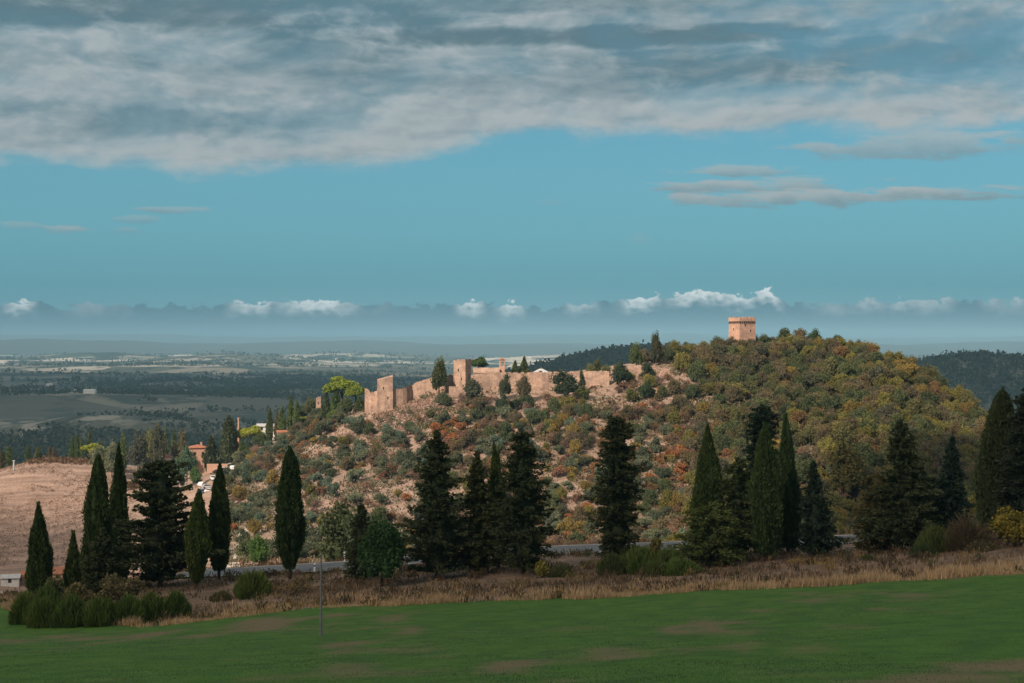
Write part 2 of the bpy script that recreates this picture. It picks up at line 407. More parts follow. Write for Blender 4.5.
def plain_mat(name, c, c2=None, scale=3.0, rough=0.85, spec=0.2, bmp=0.0, stretch=(1, 1, 1)):
    m, g, b = new_mat(name); p = g.vscale(objco(g), stretch)
    n = g.noise(p, scale, 6.0, 0.6)
    c2 = c2 or tuple(x*0.72 for x in c)
    g.put(b.inputs['Base Color'], g.mix(g.smooth(n, 0.3, 0.7), c2, c))
    b.inputs['Roughness'].default_value = rough; b.inputs['Specular IOR Level'].default_value = spec
    if bmp: bump(g, b, n, bmp, 0.1)
    return m
M_FOL = foliage_mat()
M_BARK = plain_mat('bark', (0.11, 0.08, 0.06), (0.05, 0.038, 0.03), 2.0, stretch=(3, 3, .6), bmp=0.6)

def stone_mat(name, c, c2, c3, bw=0.9):
    m, g, b = new_mat(name); p = objco(g)
    x, y, z = g.sep(p)
    br = g.n.new('ShaderNodeTexBrick'); g.put(br.inputs['Vector'], g.comb(x*0.9+y*0.9, z, 0.0))
    br.inputs['Scale'].default_value = 1.0; br.inputs['Brick Width'].default_value = bw; br.inputs['Row Height'].default_value = 0.35
    br.inputs['Mortar Size'].default_value = 0.04; br.inputs['Color1'].default_value = (*c, 1); br.inputs['Color2'].default_value = (*c2, 1); br.inputs['Mortar'].default_value = (*c3, 1)
    n1 = g.noise(p, 0.35, 6.0, 0.65); n2 = g.noise(g.comb(x*1.2, y*1.2, z*0.18), 1.0, 4.0, 0.6)
    cc = g.mix(g.smooth(n1, 0.40, 0.60), E(g, br.outputs[0]), tuple(v*0.88 for v in c3))
    cc = g.mix(g.smooth(n2, 0.53, 0.72, 0.0, 0.6), cc, tuple(v*0.45 for v in c2))
    n3 = g.noise(p, 1.7, 4.0, 0.7)
    cc = g.vscale(cc, g.grey(0.68+n3*0.74))
    g.put(b.inputs['Base Color'], cc); bump(g, b, g.noise(p, 2.2, 5.0, 0.7), 0.7, 0.25)
    return m
M_STONE = stone_mat('wall_stone', (0.49, 0.335, 0.25), (0.39, 0.255, 0.185), (0.29, 0.20, 0.155))
M_KEEP = stone_mat('tower_stone', (0.54, 0.33, 0.24), (0.47, 0.28, 0.20), (0.40, 0.25, 0.185), 0.6)
M_DARKHOLE = plain_mat('shaded_opening', (0.035, 0.025, 0.02))
M_ROOF = plain_mat('terracotta_tiles', (0.36, 0.15, 0.085), (0.25, 0.10, 0.065), 1.4, bmp=0.5, stretch=(1, 1, 1))
M_PLASTER = plain_mat('pink_plaster', (0.48, 0.29, 0.21), (0.40, 0.24, 0.17), 0.8)
M_WHITEP = plain_mat('white_plaster', (0.66, 0.63, 0.58), (0.55, 0.52, 0.48), 0.8)
M_GREYROOF = plain_mat('grey_sheet_roof', (0.42, 0.42, 0.42), (0.33, 0.33, 0.33), 1.0)
M_GLASS = plain_mat('window_glass', (0.03, 0.035, 0.04), rough=0.1, spec=0.5)
M_WOOD = plain_mat('weathered_wood', (0.20, 0.15, 0.11), (0.12, 0.09, 0.07), 3.0, stretch=(4, 4, .5))
M_METAL = plain_mat('galvanised_metal', (0.16, 0.16, 0.17), (0.10, 0.10, 0.11), 2.0, rough=0.5, spec=0.4)
M_WHITE = plain_mat('white_post_plastic', (0.75, 0.75, 0.73), (0.65, 0.65, 0.63), 2.0, rough=0.5)
M_TYRE = plain_mat('tyre_rubber', (0.02, 0.02, 0.02))

# ground materials ------------------------------------------------
def mat_field():
    m, g, b = new_mat('green_field'); p = geopos(g); x, y, z = g.sep(p)
    big = g.noise(g.comb(x*0.022, y*0.05, 0.0), 1.0, 5.0, 0.6); mid = g.noise(p, 0.5, 5.0, 0.65); fine = g.noise(p, 5.0, 4.0, 0.7)
    gr = g.mix(g.smooth(mid, 0.3, 0.7), (0.022, 0.068, 0.005), (0.046, 0.110, 0.008))
    br = g.mix(g.smooth(fine, 0.3, 0.7), (0.10, 0.065, 0.04), (0.15, 0.105, 0.06))
    at_ = g.n.new('ShaderNodeAttribute'); at_.attribute_name = 'tint'; dry = E(g, at_.outputs['Fac'])
    f = g.smooth(dry+(mid-0.5)*0.7, 0.05, 0.85)
    g.put(b.inputs['Base Color'], g.mix(f*0.85, gr, br)); bump(g, b, fine+mid, 0.7, 0.12); return m
def mat_verge():
    m, g, b = new_mat('dry_verge'); p = geopos(g)
    n1 = g.noise(p, 0.12, 5.0, 0.6); n2 = g.noise(p, 1.1, 5.0, 0.7)
    c = g.ramp(n2*0.6+n1*0.4, [(0.3, (0.055, 0.04, 0.028)), (0.48, (0.12, 0.08, 0.055)), (0.6, (0.20, 0.135, 0.09)), (0.72, (0.10, 0.085, 0.045))])
    g.put(b.inputs['Base Color'], c); bump(g, b, n2, 0.8, 0.3); return m
def mat_hill():
    m, g, b = new_mat('dry_hillside'); p = geopos(g); x, y, z = g.sep(p)
    n1 = g.noise(p, 0.035, 5.0, 0.6); n2 = g.noise(p, 0.22, 6.0, 0.65); n3 = g.noise(p, 1.3, 5.0, 0.7)
    n4 = g.noise(g.comb(x*0.03, y*0.22, z*0.3), 1.0, 4.0, 0.6)
    soil = g.ramp(n2*0.55+n3*0.45, [(0.34, (0.15, 0.095, 0.07)), (0.46, (0.28, 0.19, 0.145)), (0.56, (0.39, 0.275, 0.215)), (0.70, (0.50, 0.38, 0.31))])
    scrub = g.ramp(n3, [(0.3, (0.05, 0.05, 0.03)), (0.5, (0.11, 0.095, 0.055)), (0.7, (0.17, 0.12, 0.07))])
    c = g.mix(g.smooth(n1*0.5+n2*0.5, 0.50, 0.62, 0.0, 0.8), soil, scrub)
    wood = g.smooth(x-(y-400.0)*0.1+(n1-0.5)*30.0, 48.0, 66.0, 0.0, 0.78)
    wood = wood*g.smooth(n2*0.6+n1*0.4, 0.62, 0.52)
    c = g.mix(wood, c, scrub)
    # ploughed brown knoll on the left
    pl = g.ramp(n4*0.5+n3*0.5, [(0.34, (0.13, 0.09, 0.07)), (0.5, (0.29, 0.195, 0.15)), (0.64, (0.46, 0.32, 0.25))])
    left = g.smooth(x+y*0.28, 10.0, -12.0)
    c = g.mix(left, c, pl)
    # scree below the wall
    scr = g.voro(p, 0.9)
    rk = g.mix(g.smooth(scr, 0.1, 0.6), (0.46, 0.31, 0.245), (0.18, 0.11, 0.085))
    sx = (x+31.0)/17.0; sy = (y-443.0)/17.0
    c = g.mix(g.smooth(sx*sx+sy*sy+(n2-0.5)*1.6, 1.1, 0.5), c, rk)
    g.put(b.inputs['Base Color'], c); bump(g, b, n3+n2, 0.9, 0.9); return m
def mat_plain():
    m, g, b = new_mat('valley_fields'); p = geopos(g); x, y, z = g.sep(p)
    wv = g.noise(p, 0.0012, 3.0, 0.5, col=True)
    q = g.n.new('ShaderNodeVectorMath'); q.operation = 'MULTIPLY_ADD'; g.put(q.inputs[0], wv); q.inputs[1].default_value = (260, 420, 0)
    g.put(q.inputs[2], g.comb(x, y*0.75, 0.0)); pp = E(g, q.outputs[0])
    cell = g.voro(pp, 0.0021, out='Color'); cr, cg_, cb = g.sep(cell)
    n2 = g.noise(p, 0.009, 6.0, 0.65); n3 = g.noise(p, 0.05, 5.0, 0.7)
    par = g.ramp(cr, [(0.0, (0.04, 0.043, 0.03)), (0.25, (0.07, 0.068, 0.05)), (0.5, (0.16, 0.145, 0.11)), (0.75, (0.075, 0.075, 0.052)), (1.0, (0.20, 0.175, 0.14))])
    par = g.mix(g.smooth(n2, 0.3, 0.7, 0.0, 0.45), par, (0.09, 0.09, 0.06))
    dist = g.math('SQRT', x*x+y*y)
    far = g.smooth(dist, 5500.0, 8200.0)
    farp = g.ramp(cg_, [(0.0, (0.07, 0.085, 0.05)), (0.40, (0.15, 0.14, 0.09)), (0.52, (0.48, 0.42, 0.34)), (0.72, (0.12, 0.12, 0.07)), (0.85, (0.62, 0.55, 0.45)), (1.0, (0.62, 0.55, 0.45))])  # pale far parcels, sunlit strips beyond the cloud shade painted in too
    c = g.mix(far, par, farp)
    n5 = g.noise(g.comb(x*0.0042, y*0.0030, 3.0), 1.0, 6.0, 0.7)
    c = g.mix(g.smooth(n5, 0.50, 0.56), c, (0.028, 0.036, 0.023))            # scrub and thickets
    # bare clay gullies
    gl = g.noise(g.comb(x*0.024, y*0.012, 7.0), 1.0, 5.0, 0.65); wx = (x+760.0)/330.0; wy = (y-2050.0)/400.0
    c = g.mix(g.smooth(gl, 0.50, 0.57)*g.smooth(wx*wx+wy*wy, 1.0, 0.3)*0.5, c, (0.36, 0.33, 0.28))
    c = g.vscale(c, g.grey(0.75+n3*0.5))
    g.put(b.inputs['Base Color'], c); return m
def mat_mount():
    m, g, b = new_mat('far_mountains'); p = geopos(g)
    g.put(b.inputs['Base Color'], g.mix(g.noise(p, 0.001, 5.0, 0.6), (0.05, 0.06, 0.04), (0.12, 0.11, 0.08))); return m
M_FIELD, M_VERGE, M_HILL, M_PLAIN, M_MOUNT = mat_field(), mat_verge(), mat_hill(), mat_plain(), mat_mount()
def mat_road():
    m, g, b = new_mat('asphalt'); p = geopos(g)
    n = g.noise(p, 3.0, 5.0, 0.6); n2 = g.noise(p, 0.3, 4.0, 0.6)
    g.put(b.inputs['Base Color'], g.mix(n*0.5+n2*0.5, (0.05, 0.055, 0.06), (0.095, 0.10, 0.105))); b.inputs['Roughness'].default_value = 0.7
    b.inputs['Specular IOR Level'].default_value = 0.4; return m
M_ROAD = mat_road()
M_PAINT = plain_mat('road_paint', (0.6, 0.6, 0.58), (0.4, 0.4, 0.38), 2.0)
M_GRAVEL = plain_mat('pale_gravel', (0.45, 0.41, 0.36), (0.36, 0.32, 0.27), 1.5)

# ------------------------------------------------------------------ terrain meshes
def sinh_axis(lo, hi, c, a, du):
    u = np.arange(math.asinh((lo-c)/a), math.asinh((hi-c)/a)+du, du); return c+a*np.sinh(u)
gx = sinh_axis(-17000, 17000, 0, 170, 0.0165)
gy = sinh_axis(-700, 32000, 290, 200, 0.0125)
XX, YY = np.meshgrid(gx, gy); ZZ = Zg(XX, YY)
nx, ny = len(gx), len(gy)
TV = np.stack([XX.ravel(), YY.ravel(), ZZ.ravel()], 1)
ii, jj = np.meshgrid(np.arange(nx-1), np.arange(ny-1))
TF = np.stack([jj*nx+ii, jj*nx+ii+1, (jj+1)*nx+ii+1, (jj+1)*nx+ii], -1).reshape(-1, 4)
cx_ = TV[TF, 0].mean(1); cy_ = TV[TF, 1].mean(1)
rr_ = np.hypot(cx_*0.95, cy_-250)
reg = np.where((cy_ < 215) & (rr_ < 640), 0, np.where(rr_ < 640, 1, np.where(cy_ < 12800, 2, 3)))
for k, (nm, mt) in enumerate((('verge', M_VERGE), ('hillside', M_HILL), ('valley', M_PLAIN), ('mountains', M_MOUNT))):
    f = TF[reg == k]; used = np.unique(f); remap = np.zeros(len(TV), np.int32); remap[used] = np.arange(len(used))
    tag(link_mesh(nm, np_mesh(nm, TV[used], remap[f], mt, smooth=True)), kind='structure')

# green field: its own sheet over the near slope
edge_pts = [(-300, 168), (-60, 154), (0, 151), (40, 133), (100, 125), (150, 122), (320, 124), (500, 120), (700, 115), (900, 110), (1024, 105), (1200, 99), (1500, 92)]
EX = np.array([((a-CX)/F*d_, d_) for a, d_ in edge_pts])
def edge_y(x): return np.interp(x, EX[:, 0], EX[:, 1])+fbm(np.asarray(x)/7, np.asarray(x)*0+3.3, 3, 40)*2.4
def dryness(x, y):
    q = fbm(x/9, y/16, 4, 90)*.8+fbm(x/2.2, y/6, 3, 91)*.9-.04
    for cx, cy, sx, sy, a in ((13, 80, 5, 9, .32), (9, 107, 6, 6, .30), (25, 95, 5, 5, .28), (20, 49, 6, 7, .42), (34, 107, 4, 3, .35), (-31, 106, 17, 11, .85), (-34, 78, 9, 9, .5), (-19, 68, 6, 5, .25), (-4, 90, 7, 4, .15), (2, 60, 5, 6, .12)):
        q = q+a*.58*gauss(x, y, cx, cy, sx, sy)
    return sstep(.0, .55, q)*.8
fx = np.linspace(-150, 150, 260); ft = np.linspace(0, 1, 150)
FXX, FT = np.meshgrid(fx, ft); FYY = -40+(edge_y(FXX)+40)*FT
FZZ = Zg(FXX, FYY)+0.09
i2, j2 = np.meshgrid(np.arange(259), np.arange(149))
FF = np.stack([j2*260+i2, j2*260+i2+1, (j2+1)*260+i2+1, (j2+1)*260+i2], -1).reshape(-1, 4)
tag(link_mesh('field', np_mesh('field', np.stack([FXX.ravel(), FYY.ravel(), FZZ.ravel()], 1), FF, M_FIELD, tint=dryness(FXX, FYY).ravel(), smooth=True)), kind='structure')

# road, its edge lines and the pale lane
def ribbon(name, xs, ys, zs, w0, w1, mat, lift):
    p = np.stack([xs, ys], 1); t = np.gradient(p, axis=0); t /= np.linalg.norm(t, axis=1)[:, None]
    nrm = np.stack([-t[:, 1], t[:, 0]], 1); V = []
    for w in (w0, w1): V.append(np.column_stack([p+nrm*w, zs+lift]))
    V = np.vstack(V); n = len(xs); k = np.arange(n-1)
    return tag(link_mesh(name, np_mesh(name, V, np.stack([k, k+1, k+1+n, k+n], 1), mat)), kind='structure')
rx = np.linspace(-120, 110, 240); ry = road_y(rx); ry = np.convolve(np.pad(ry, 8, 'edge'), np.ones(17)/17, 'valid'); rz_ = road_z(rx)
ribbon('road', rx, ry, rz_, -ROAD_W, ROAD_W, M_ROAD, 0.06)
ribbon('road_marking', rx, ry, rz_, -ROAD_W+0.15, -ROAD_W+0.32, M_PAINT, 0.066)
ribbon('road_marking', rx, ry, rz_, ROAD_W-0.32, ROAD_W-0.15, M_PAINT, 0.066)
lx = np.linspace(-66, -52, 30); ly = np.linspace(352, 262, 30); lz = Zg(lx, ly)
ribbon('path', lx, ly, lz, -1.5, 1.5, M_GRAVEL, 0.15)

# ------------------------------------------------------------------ clouds that cast the shade (high, outside the picture)
def mat_cloud():
    m, g, b = new_mat('cloud'); p = geopos(g)
    out = [n for n in g.n if n.type == 'OUTPUT_MATERIAL'][0]
    d = g.n.new('ShaderNodeBsdfDiffuse'); d.inputs[0].default_value = (0.95, 0.95, 0.95, 1)
    t = g.n.new('ShaderNodeBsdfTranslucent'); t.inputs[0].default_value = (0.95, 0.95, 0.95, 1)
    ms = g.n.new('ShaderNodeMixShader'); ms.inputs[0].default_value = 0.6
    g.l.new(d.outputs[0], ms.inputs[1]); g.l.new(t.outputs[0], ms.inputs[2])
    tp = g.n.new('ShaderNodeBsdfTransparent'); m2 = g.n.new('ShaderNodeMixShader'); m2.inputs[0].default_value = 0.47
    g.l.new(ms.outputs[0], m2.inputs[1]); g.l.new(tp.outputs[0], m2.inputs[2]); g.l.new(m2.outputs[0], out.inputs[0]); return m
M_CLOUD = mat_cloud()
ALT = 2000.0
def cloud(poly, cell, zground, seed, wob, thick=220, low=50):
    """closed lumpy cloud whose shadow falls on the polygon (ground x, y)"""
    k = (ALT-zground)/SUN_DIR.z; off = np.array([SUN_DIR.x*k, SUN_DIR.y*k])
    P_ = np.array(poly, float); lo = P_.min(0)-cell*2; hi_ = P_.max(0)+cell*2
    xs = np.arange(lo[0], hi_[0], cell); ys = np.arange(lo[1], hi_[1], cell); X, Y = np.meshgrid(xs, ys)
    inside = np.zeros(X.shape, bool); dist = np.full(X.shape, 1e9); n = len(P_)
    for i in range(n):
        a, b_ = P_[i], P_[(i+1) % n]
        cnd = ((a[1] > Y) != (b_[1] > Y)); xi = (b_[0]-a[0])*(Y-a[1])/((b_[1]-a[1]) or 1e-9)+a[0]
        inside ^= cnd & (X < xi)
        ab = b_-a; t = np.clip(((X-a[0])*ab[0]+(Y-a[1])*ab[1])/(ab@ab), 0, 1)
        dist = np.minimum(dist, np.hypot(X-a[0]-t*ab[0], Y-a[1]-t*ab[1]))
    sd = np.where(inside, dist, -dist)+fbm(X/wob/4, Y/wob/4, 4, seed)*wob*1.6
    keep = sd > 0
    th = 1-np.exp(-np.clip(sd, 0, None)/(cell*5))
    up = ALT+th*thick*(1+fbm(X/300, Y/300, 4, seed+3))+fbm(X/90, Y/90, 3, seed+5)*thick*.14*th+4; dn = ALT-th*low*(1+fbm(X/200, Y/200, 3, seed+4))-4
    nxx, nyy = len(xs), len(ys); a, b_ = np.meshgrid(np.arange(nxx-1), np.arange(nyy-1))
    q = np.stack([b_*nxx+a, b_*nxx+a+1, (b_+1)*nxx+a+1, (b_+1)*nxx+a], -1).reshape(-1, 4)
    q = q[keep.ravel()[q].all(1)]; N = X.size
    V = np.vstack([np.column_stack([X.ravel()+off[0], Y.ravel()+off[1], up.ravel()]), np.column_stack([X.ravel()+off[0], Y.ravel()+off[1], dn.ravel()])])
    ed = np.vstack([q[:, [0, 1]], q[:, [1, 2]], q[:, [2, 3]], q[:, [3, 0]]])
    key = np.sort(ed, 1); _, inv, cnt = np.unique(key, axis=0, return_inverse=True, return_counts=True)
    be = ed[cnt[inv.ravel()] == 1]
    sides = np.stack([be[:, 1], be[:, 0], be[:, 0]+N, be[:, 1]+N], 1)
    F_ = np.vstack([q, q[:, ::-1]+N, sides]); used = np.unique(F_); rm = np.zeros(len(V), np.int32); rm[used] = np.arange(len(used))
    return tag(link_mesh('cloud', np_mesh('cloud', V[used], rm[F_], M_CLOUD, smooth=True)), kind='structure')
cloud([(-1000, -350), (1000, -350), (1000, 560), (420, 500), (235, 440), (148, 414), (102, 388), (72, 345), (45, 285), (10, 215), (-40, 222), (-75, 245), (-98, 290), (-120, 380), (-140, 452), (-170, 482), (-240, 494), (-420, 505), (-1000, 560)], 22, -40, 50, 20, 30, 22)
cloud([(-3800, 1100), (-1500, 1060), (-500, 1030), (0, 1000), (500, 960), (1500, 1050), (3800, 1200), (3500, 5900), (2500, 6300), (0, 5600), (-1500, 6100), (-3600, 5700)], 100, -125, 60, 70)

# ------------------------------------------------------------------ haze
hb = MB(); hb.box(-17500, 17500, -900, 32600, -240, 235)
hz = hb.build('haze', []); tag(hz, kind='stuff')
hm = bpy.data.materials.new('haze'); hm.use_nodes = True; hm.node_tree.nodes.clear()
hv = hm.node_tree.nodes.new('ShaderNodeVolumePrincipled'); ho = hm.node_tree.nodes.new('ShaderNodeOutputMaterial')
hv.inputs['Color'].default_value = (*HAZE_COLOR, 1); hv.inputs['Density'].default_value = HAZE_DENSITY
hv.inputs['Density Attribute'].default_value = ''; hv.inputs['Temperature Attribute'].default_value = ''; hv.inputs['Color Attribute'].default_value = ''
hv.inputs['Anisotropy'].default_value = -0.22
hm.node_tree.links.new(hv.outputs[0], ho.inputs['Volume']); hz.data.materials.clear(); hz.data.materials.append(hm)

# ------------------------------------------------------------------ plants: leaf geometry
def unit(v): return v/np.maximum(np.linalg.norm(v, axis=-1, keepdims=True), 1e-9)
def leaf_quads(C, dirs, w, l, rng):
    """kite shaped leaves or sprays: centre C, long axis dirs"""
    n = len(C); side = unit(np.cross(dirs, rng.normal(size=(n, 3))))
    w = np.broadcast_to(np.asarray(w, float), (n,))[:, None]; l = np.broadcast_to(np.asarray(l, float), (n,))[:, None]
    a = C-dirs*l*0.5; b_ = C+side*w*0.5+dirs*l*0.05; c = C+dirs*l*0.5; d_ = C-side*w*0.5+dirs*l*0.05
    V = np.stack([a, b_, c, d_], 1).reshape(-1, 3); k = np.arange(n)*4
    return V, np.stack([k, k+1, k+2, k+3], 1)
class Crown:
    def __init__(s, seed): s.V = []; s.F4 = []; s.T = []; s.n = 0; s.rng = np.random.default_rng(seed)
    def leaves(s, C, dirs, w, l, tint):
        V, F_ = leaf_quads(C, dirs, w, l, s.rng); s.V.append(V); s.F4.append(F_+s.n); s.n += len(V)
        s.T.append(np.repeat(np.clip(tint, 0, 1), 4))
    def quads(s, V, F_, tint=0.15):
        s.V.append(V); s.F4.append(F_+s.n); s.n += len(V); s.T.append(np.full(len(V), tint))
    def mesh(s, name, trunk=None):
        V = np.vstack(s.V); F_ = np.vstack(s.F4); T = np.concatenate(s.T); mats = [M_FOL]; mi = np.zeros(len(F_), int)
        if trunk:
            tv = np.array(trunk.v); tq = np.array([f for f in trunk.f if len(f) == 4])
            F_ = np.vstack([F_, tq+len(V)]); V = np.vstack([V, tv]); T = np.concatenate([T, np.zeros(len(tv))])
            mats.append(M_BARK); mi = np.concatenate([mi, np.ones(len(tq), int)])
        return np_mesh(name, V, F_, mats, tint=T, mi=mi)
def lathe(cr, prof, k, jit, rng):
    zs = np.array([p[0] for p in prof]); rs = np.array([p[1] for p in prof]); th = np.arange(k)/k*2*np.pi
    r = rs[:, None]*(1+jit*rng.normal(size=(len(zs), k)))
    V = np.stack([r*np.cos(th), r*np.sin(th), np.repeat(zs[:, None], k, 1)], -1).reshape(-1, 3)
    F_ = np.array([(i*k+j, i*k+(j+1) % k, (i+1)*k+(j+1) % k, (i+1)*k+j) for i in range(len(zs)-1) for j in range(k)])
    cr.quads(V, F_, 0.2)

def cypress_crown(h, w, seed, n=5200, base=0.06, widest=0.35, foot=0.35, tip=0.75, flames=9, leaf=0.16, core=0.72):
    cr = Crown(seed); rng = cr.rng; R0 = w/2
    lean = rng.normal(0, 0.012, 2)*h
    def prof(t):
        lo = foot+(1-foot)*np.sin(np.clip(t/widest, 0, 1)*np.pi/2); hi_ = np.clip((1-t)/(1-widest), 0, 1)**tip
        return R0*np.where(t < widest, lo, hi_)
    z0 = h*base
    ph = rng.uniform(0, 6.28, 8)
    def bulge(t, th): return 1+0.17*np.sin(flames*th+7*t+ph[0])*np.sin(9*t+ph[1]+2*th)+0.10*np.sin(3*th+ph[2]+13*t)+0.09*np.sin(2*th+ph[3]-8*t)+0.06*np.sin(31*t+5*th+ph[4])
    t = rng.beta(1.0, 1.12, n); th = rng.uniform(0, 6.2832, n)
    rad = prof(t)*bulge(t, th)*(1-0.34*rng.random(n)**1.6)
    wisps = rng.random(n) < 0.10; rad = np.where(wisps, rad*1.10+0.06, rad)
    C = np.stack([rad*np.cos(th)+lean[0]*t*t, rad*np.sin(th)+lean[1]*t*t, z0+t*(h-z0)], 1)
    out = np.stack([np.cos(th), np.sin(th), np.zeros(n)], 1)
    d_ = unit(out*0.35+np.array([0, 0, 1.0])+rng.normal(0, 0.28, (n, 3)))
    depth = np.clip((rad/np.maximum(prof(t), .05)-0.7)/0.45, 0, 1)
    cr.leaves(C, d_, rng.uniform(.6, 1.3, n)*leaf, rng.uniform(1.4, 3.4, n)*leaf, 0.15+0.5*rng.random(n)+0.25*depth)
    tt = np.linspace(0.01, 0.97, 16)
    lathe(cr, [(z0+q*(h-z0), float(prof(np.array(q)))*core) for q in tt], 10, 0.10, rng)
    # a few leading tips
    m = 70; t = rng.uniform(0.9, 1.03, m)
    C = np.stack([rng.normal(0, .10, m)+lean[0], rng.normal(0, .10, m)+lean[1], z0+t*(h-z0)], 1)
    cr.leaves(C, unit(np.array([0, 0, 1.0])+rng.normal(0, .2, (m, 3))), leaf*.8, leaf*3, 0.3+0.4*rng.random(m))
    return cr
def conifer_crown(h, w, seed, base=0.06, n_whorl=26, taper=0.85, droop=0.12, ragged=0.35, leaf=0.2, dens=1.0, fine=0.74, topw=0.05, up=0.1, shoulder=0.12):
    cr = Crown(seed); rng = cr.rng; R0 = w/2
    Cs, Ds, Ts, Ws = [], [], [], []
    lean = rng.normal(0, 0.012, 2)*h
    for i in range(n_whorl):
        for b_ in range(int(rng.integers(11, 15))):
            t = base+(1-base)*(i+rng.uniform(-1.4, 1.4))/n_whorl; t = min(max(t, base), .985)
            env = R0*(topw+(1-topw)*(1-t)**taper)*min(1.0, 0.62+(t-base)/max(shoulder, .01)*0.38)
            a = rng.uniform(0, 6.283); L = env*(1+rng.normal(0, ragged)*0.6)*rng.choice([1, 1, 1, .8, 1.12]); L = max(L, 0.18)
            m = int((8+L*16)*dens*1.6); s_ = rng.uniform(0.12, 1, m)**0.8
            sag = -droop*L*s_**2+up*L*s_
            wdt = 0.22*L*(1-s_)*rng.normal(0, 1, m)+rng.normal(0, .09, m)
            ca, sa = math.cos(a), math.sin(a)
            x = s_*L*ca-wdt*sa; y = s_*L*sa+wdt*ca; z = t*h+sag+rng.normal(0, .10, m)-rng.random(m)*0.12*L*0.5
            Cs.append(np.stack([x+lean[0]*t*t, y+lean[1]*t*t, z], 1))
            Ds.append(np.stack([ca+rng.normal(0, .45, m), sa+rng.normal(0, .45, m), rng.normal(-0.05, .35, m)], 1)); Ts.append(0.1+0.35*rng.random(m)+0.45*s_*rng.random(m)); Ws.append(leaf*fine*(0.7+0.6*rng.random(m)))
    C = np.vstack(Cs); Dv = unit(np.vstack(Ds)); T = np.concatenate(Ts); Wd = np.concatenate(Ws)
    cr.leaves(C, Dv, Wd, Wd*2.3, T)
    tt = np.linspace(base+.02, .96, 14)
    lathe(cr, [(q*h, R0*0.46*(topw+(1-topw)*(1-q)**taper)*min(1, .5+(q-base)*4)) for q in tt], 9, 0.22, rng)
    m = 90; t = rng.uniform(0.93, 1.01, m)
    C = np.stack([rng.normal(0, .09, m)+lean[0], rng.normal(0, .09, m)+lean[1], t*h], 1)
    cr.leaves(C, unit(np.array([0, 0, 1.0])+rng.normal(0, .4, (m, 3))), leaf*.6, leaf*2, 0.3+0.4*rng.random(m))
    return cr
def lobed_crown(w, h, z0, seed, n, leaf, lobes=9, flat=0.0, hollow=0.25, spread=0.62, core=0.55):
    """uneven crown made of leaf clumps on several overlapping masses"""
    cr = Crown(seed); rng = cr.rng; R0 = w/2; H = h-z0
    Ls = []
    for i in range(lobes):
        a = i*2.4+rng.uniform(-.4, .4); q = math.sqrt((i+.4)/lobes)*spread
        zc = z0+H*(0.5+0.34*rng.uniform(-1, 1)*(1-q*0.5)-flat*0.1+(0.12 if q < .3 else 0))
        Ls.append((q*R0*math.cos(a), q*R0*math.sin(a), zc, R0*rng.uniform(.34, .55), H*rng.uniform(.24, .38)))
    Ls = np.array(Ls); k = rng.integers(0, lobes, n); L = Ls[k]
    u = unit(rng.normal(size=(n, 3))); u[:, 2] = np.where(u[:, 2] < -0.35, -u[:, 2]*rng.random(n), u[:, 2])
    rad = 1-hollow*rng.random(n)**1.5+rng.normal(0, .07, n)
    C = L[:, :3]+u*rad[:, None]*L[:, [3, 3, 4]]
    d_ = unit(u*0.4+rng.normal(0, .8, (n, 3)))
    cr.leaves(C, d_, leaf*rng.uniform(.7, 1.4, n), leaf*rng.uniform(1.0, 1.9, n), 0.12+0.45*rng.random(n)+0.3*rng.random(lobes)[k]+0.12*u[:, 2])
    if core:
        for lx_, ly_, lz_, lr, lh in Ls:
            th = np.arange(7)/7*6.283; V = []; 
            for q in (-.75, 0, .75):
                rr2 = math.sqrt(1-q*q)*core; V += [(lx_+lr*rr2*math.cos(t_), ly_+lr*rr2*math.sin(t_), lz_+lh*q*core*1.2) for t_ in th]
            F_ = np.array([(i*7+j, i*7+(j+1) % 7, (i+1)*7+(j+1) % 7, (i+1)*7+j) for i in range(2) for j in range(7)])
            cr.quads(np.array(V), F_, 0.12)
    return cr
def trunk_mb(h, r, seed, fork=True, spread=0.8):
    rng = random.Random(seed); m = MB()
    m.tube([(0, 0, -0.35), (rng.uniform(-.05, .05), 0, h*.5), (rng.uniform(-.1, .1)*h*.3, rng.uniform(-.1, .1)*h*.3, h)], [r*1.25, r, r*.7], 6)
    if fork:
        for i in range(3):
            a = i*2.1+rng.uniform(-.4, .4); m.tube([(0, 0, h*.7), (math.cos(a)*spread*.5, math.sin(a)*spread*.5, h*1.05), (math.cos(a)*spread, math.sin(a)*spread, h*1.5)], [r*.6, r*.4, r*.2], 5)
    return m
def place_tree(name, label, cat, group, x, y, z, crown_mesh, trunk, color, rz=0.0, sc=1.0):
    root = empty(name, (x, y, z-0.05), rz); tag(root, label, cat, group)
    c = link_mesh('crown', crown_mesh, root); c.color = (*color, 1); c.scale = (sc, sc, sc)
    t = trunk.build('trunk', M_BARK, root, smooth=True); t.scale = (sc, sc, sc)
    return root

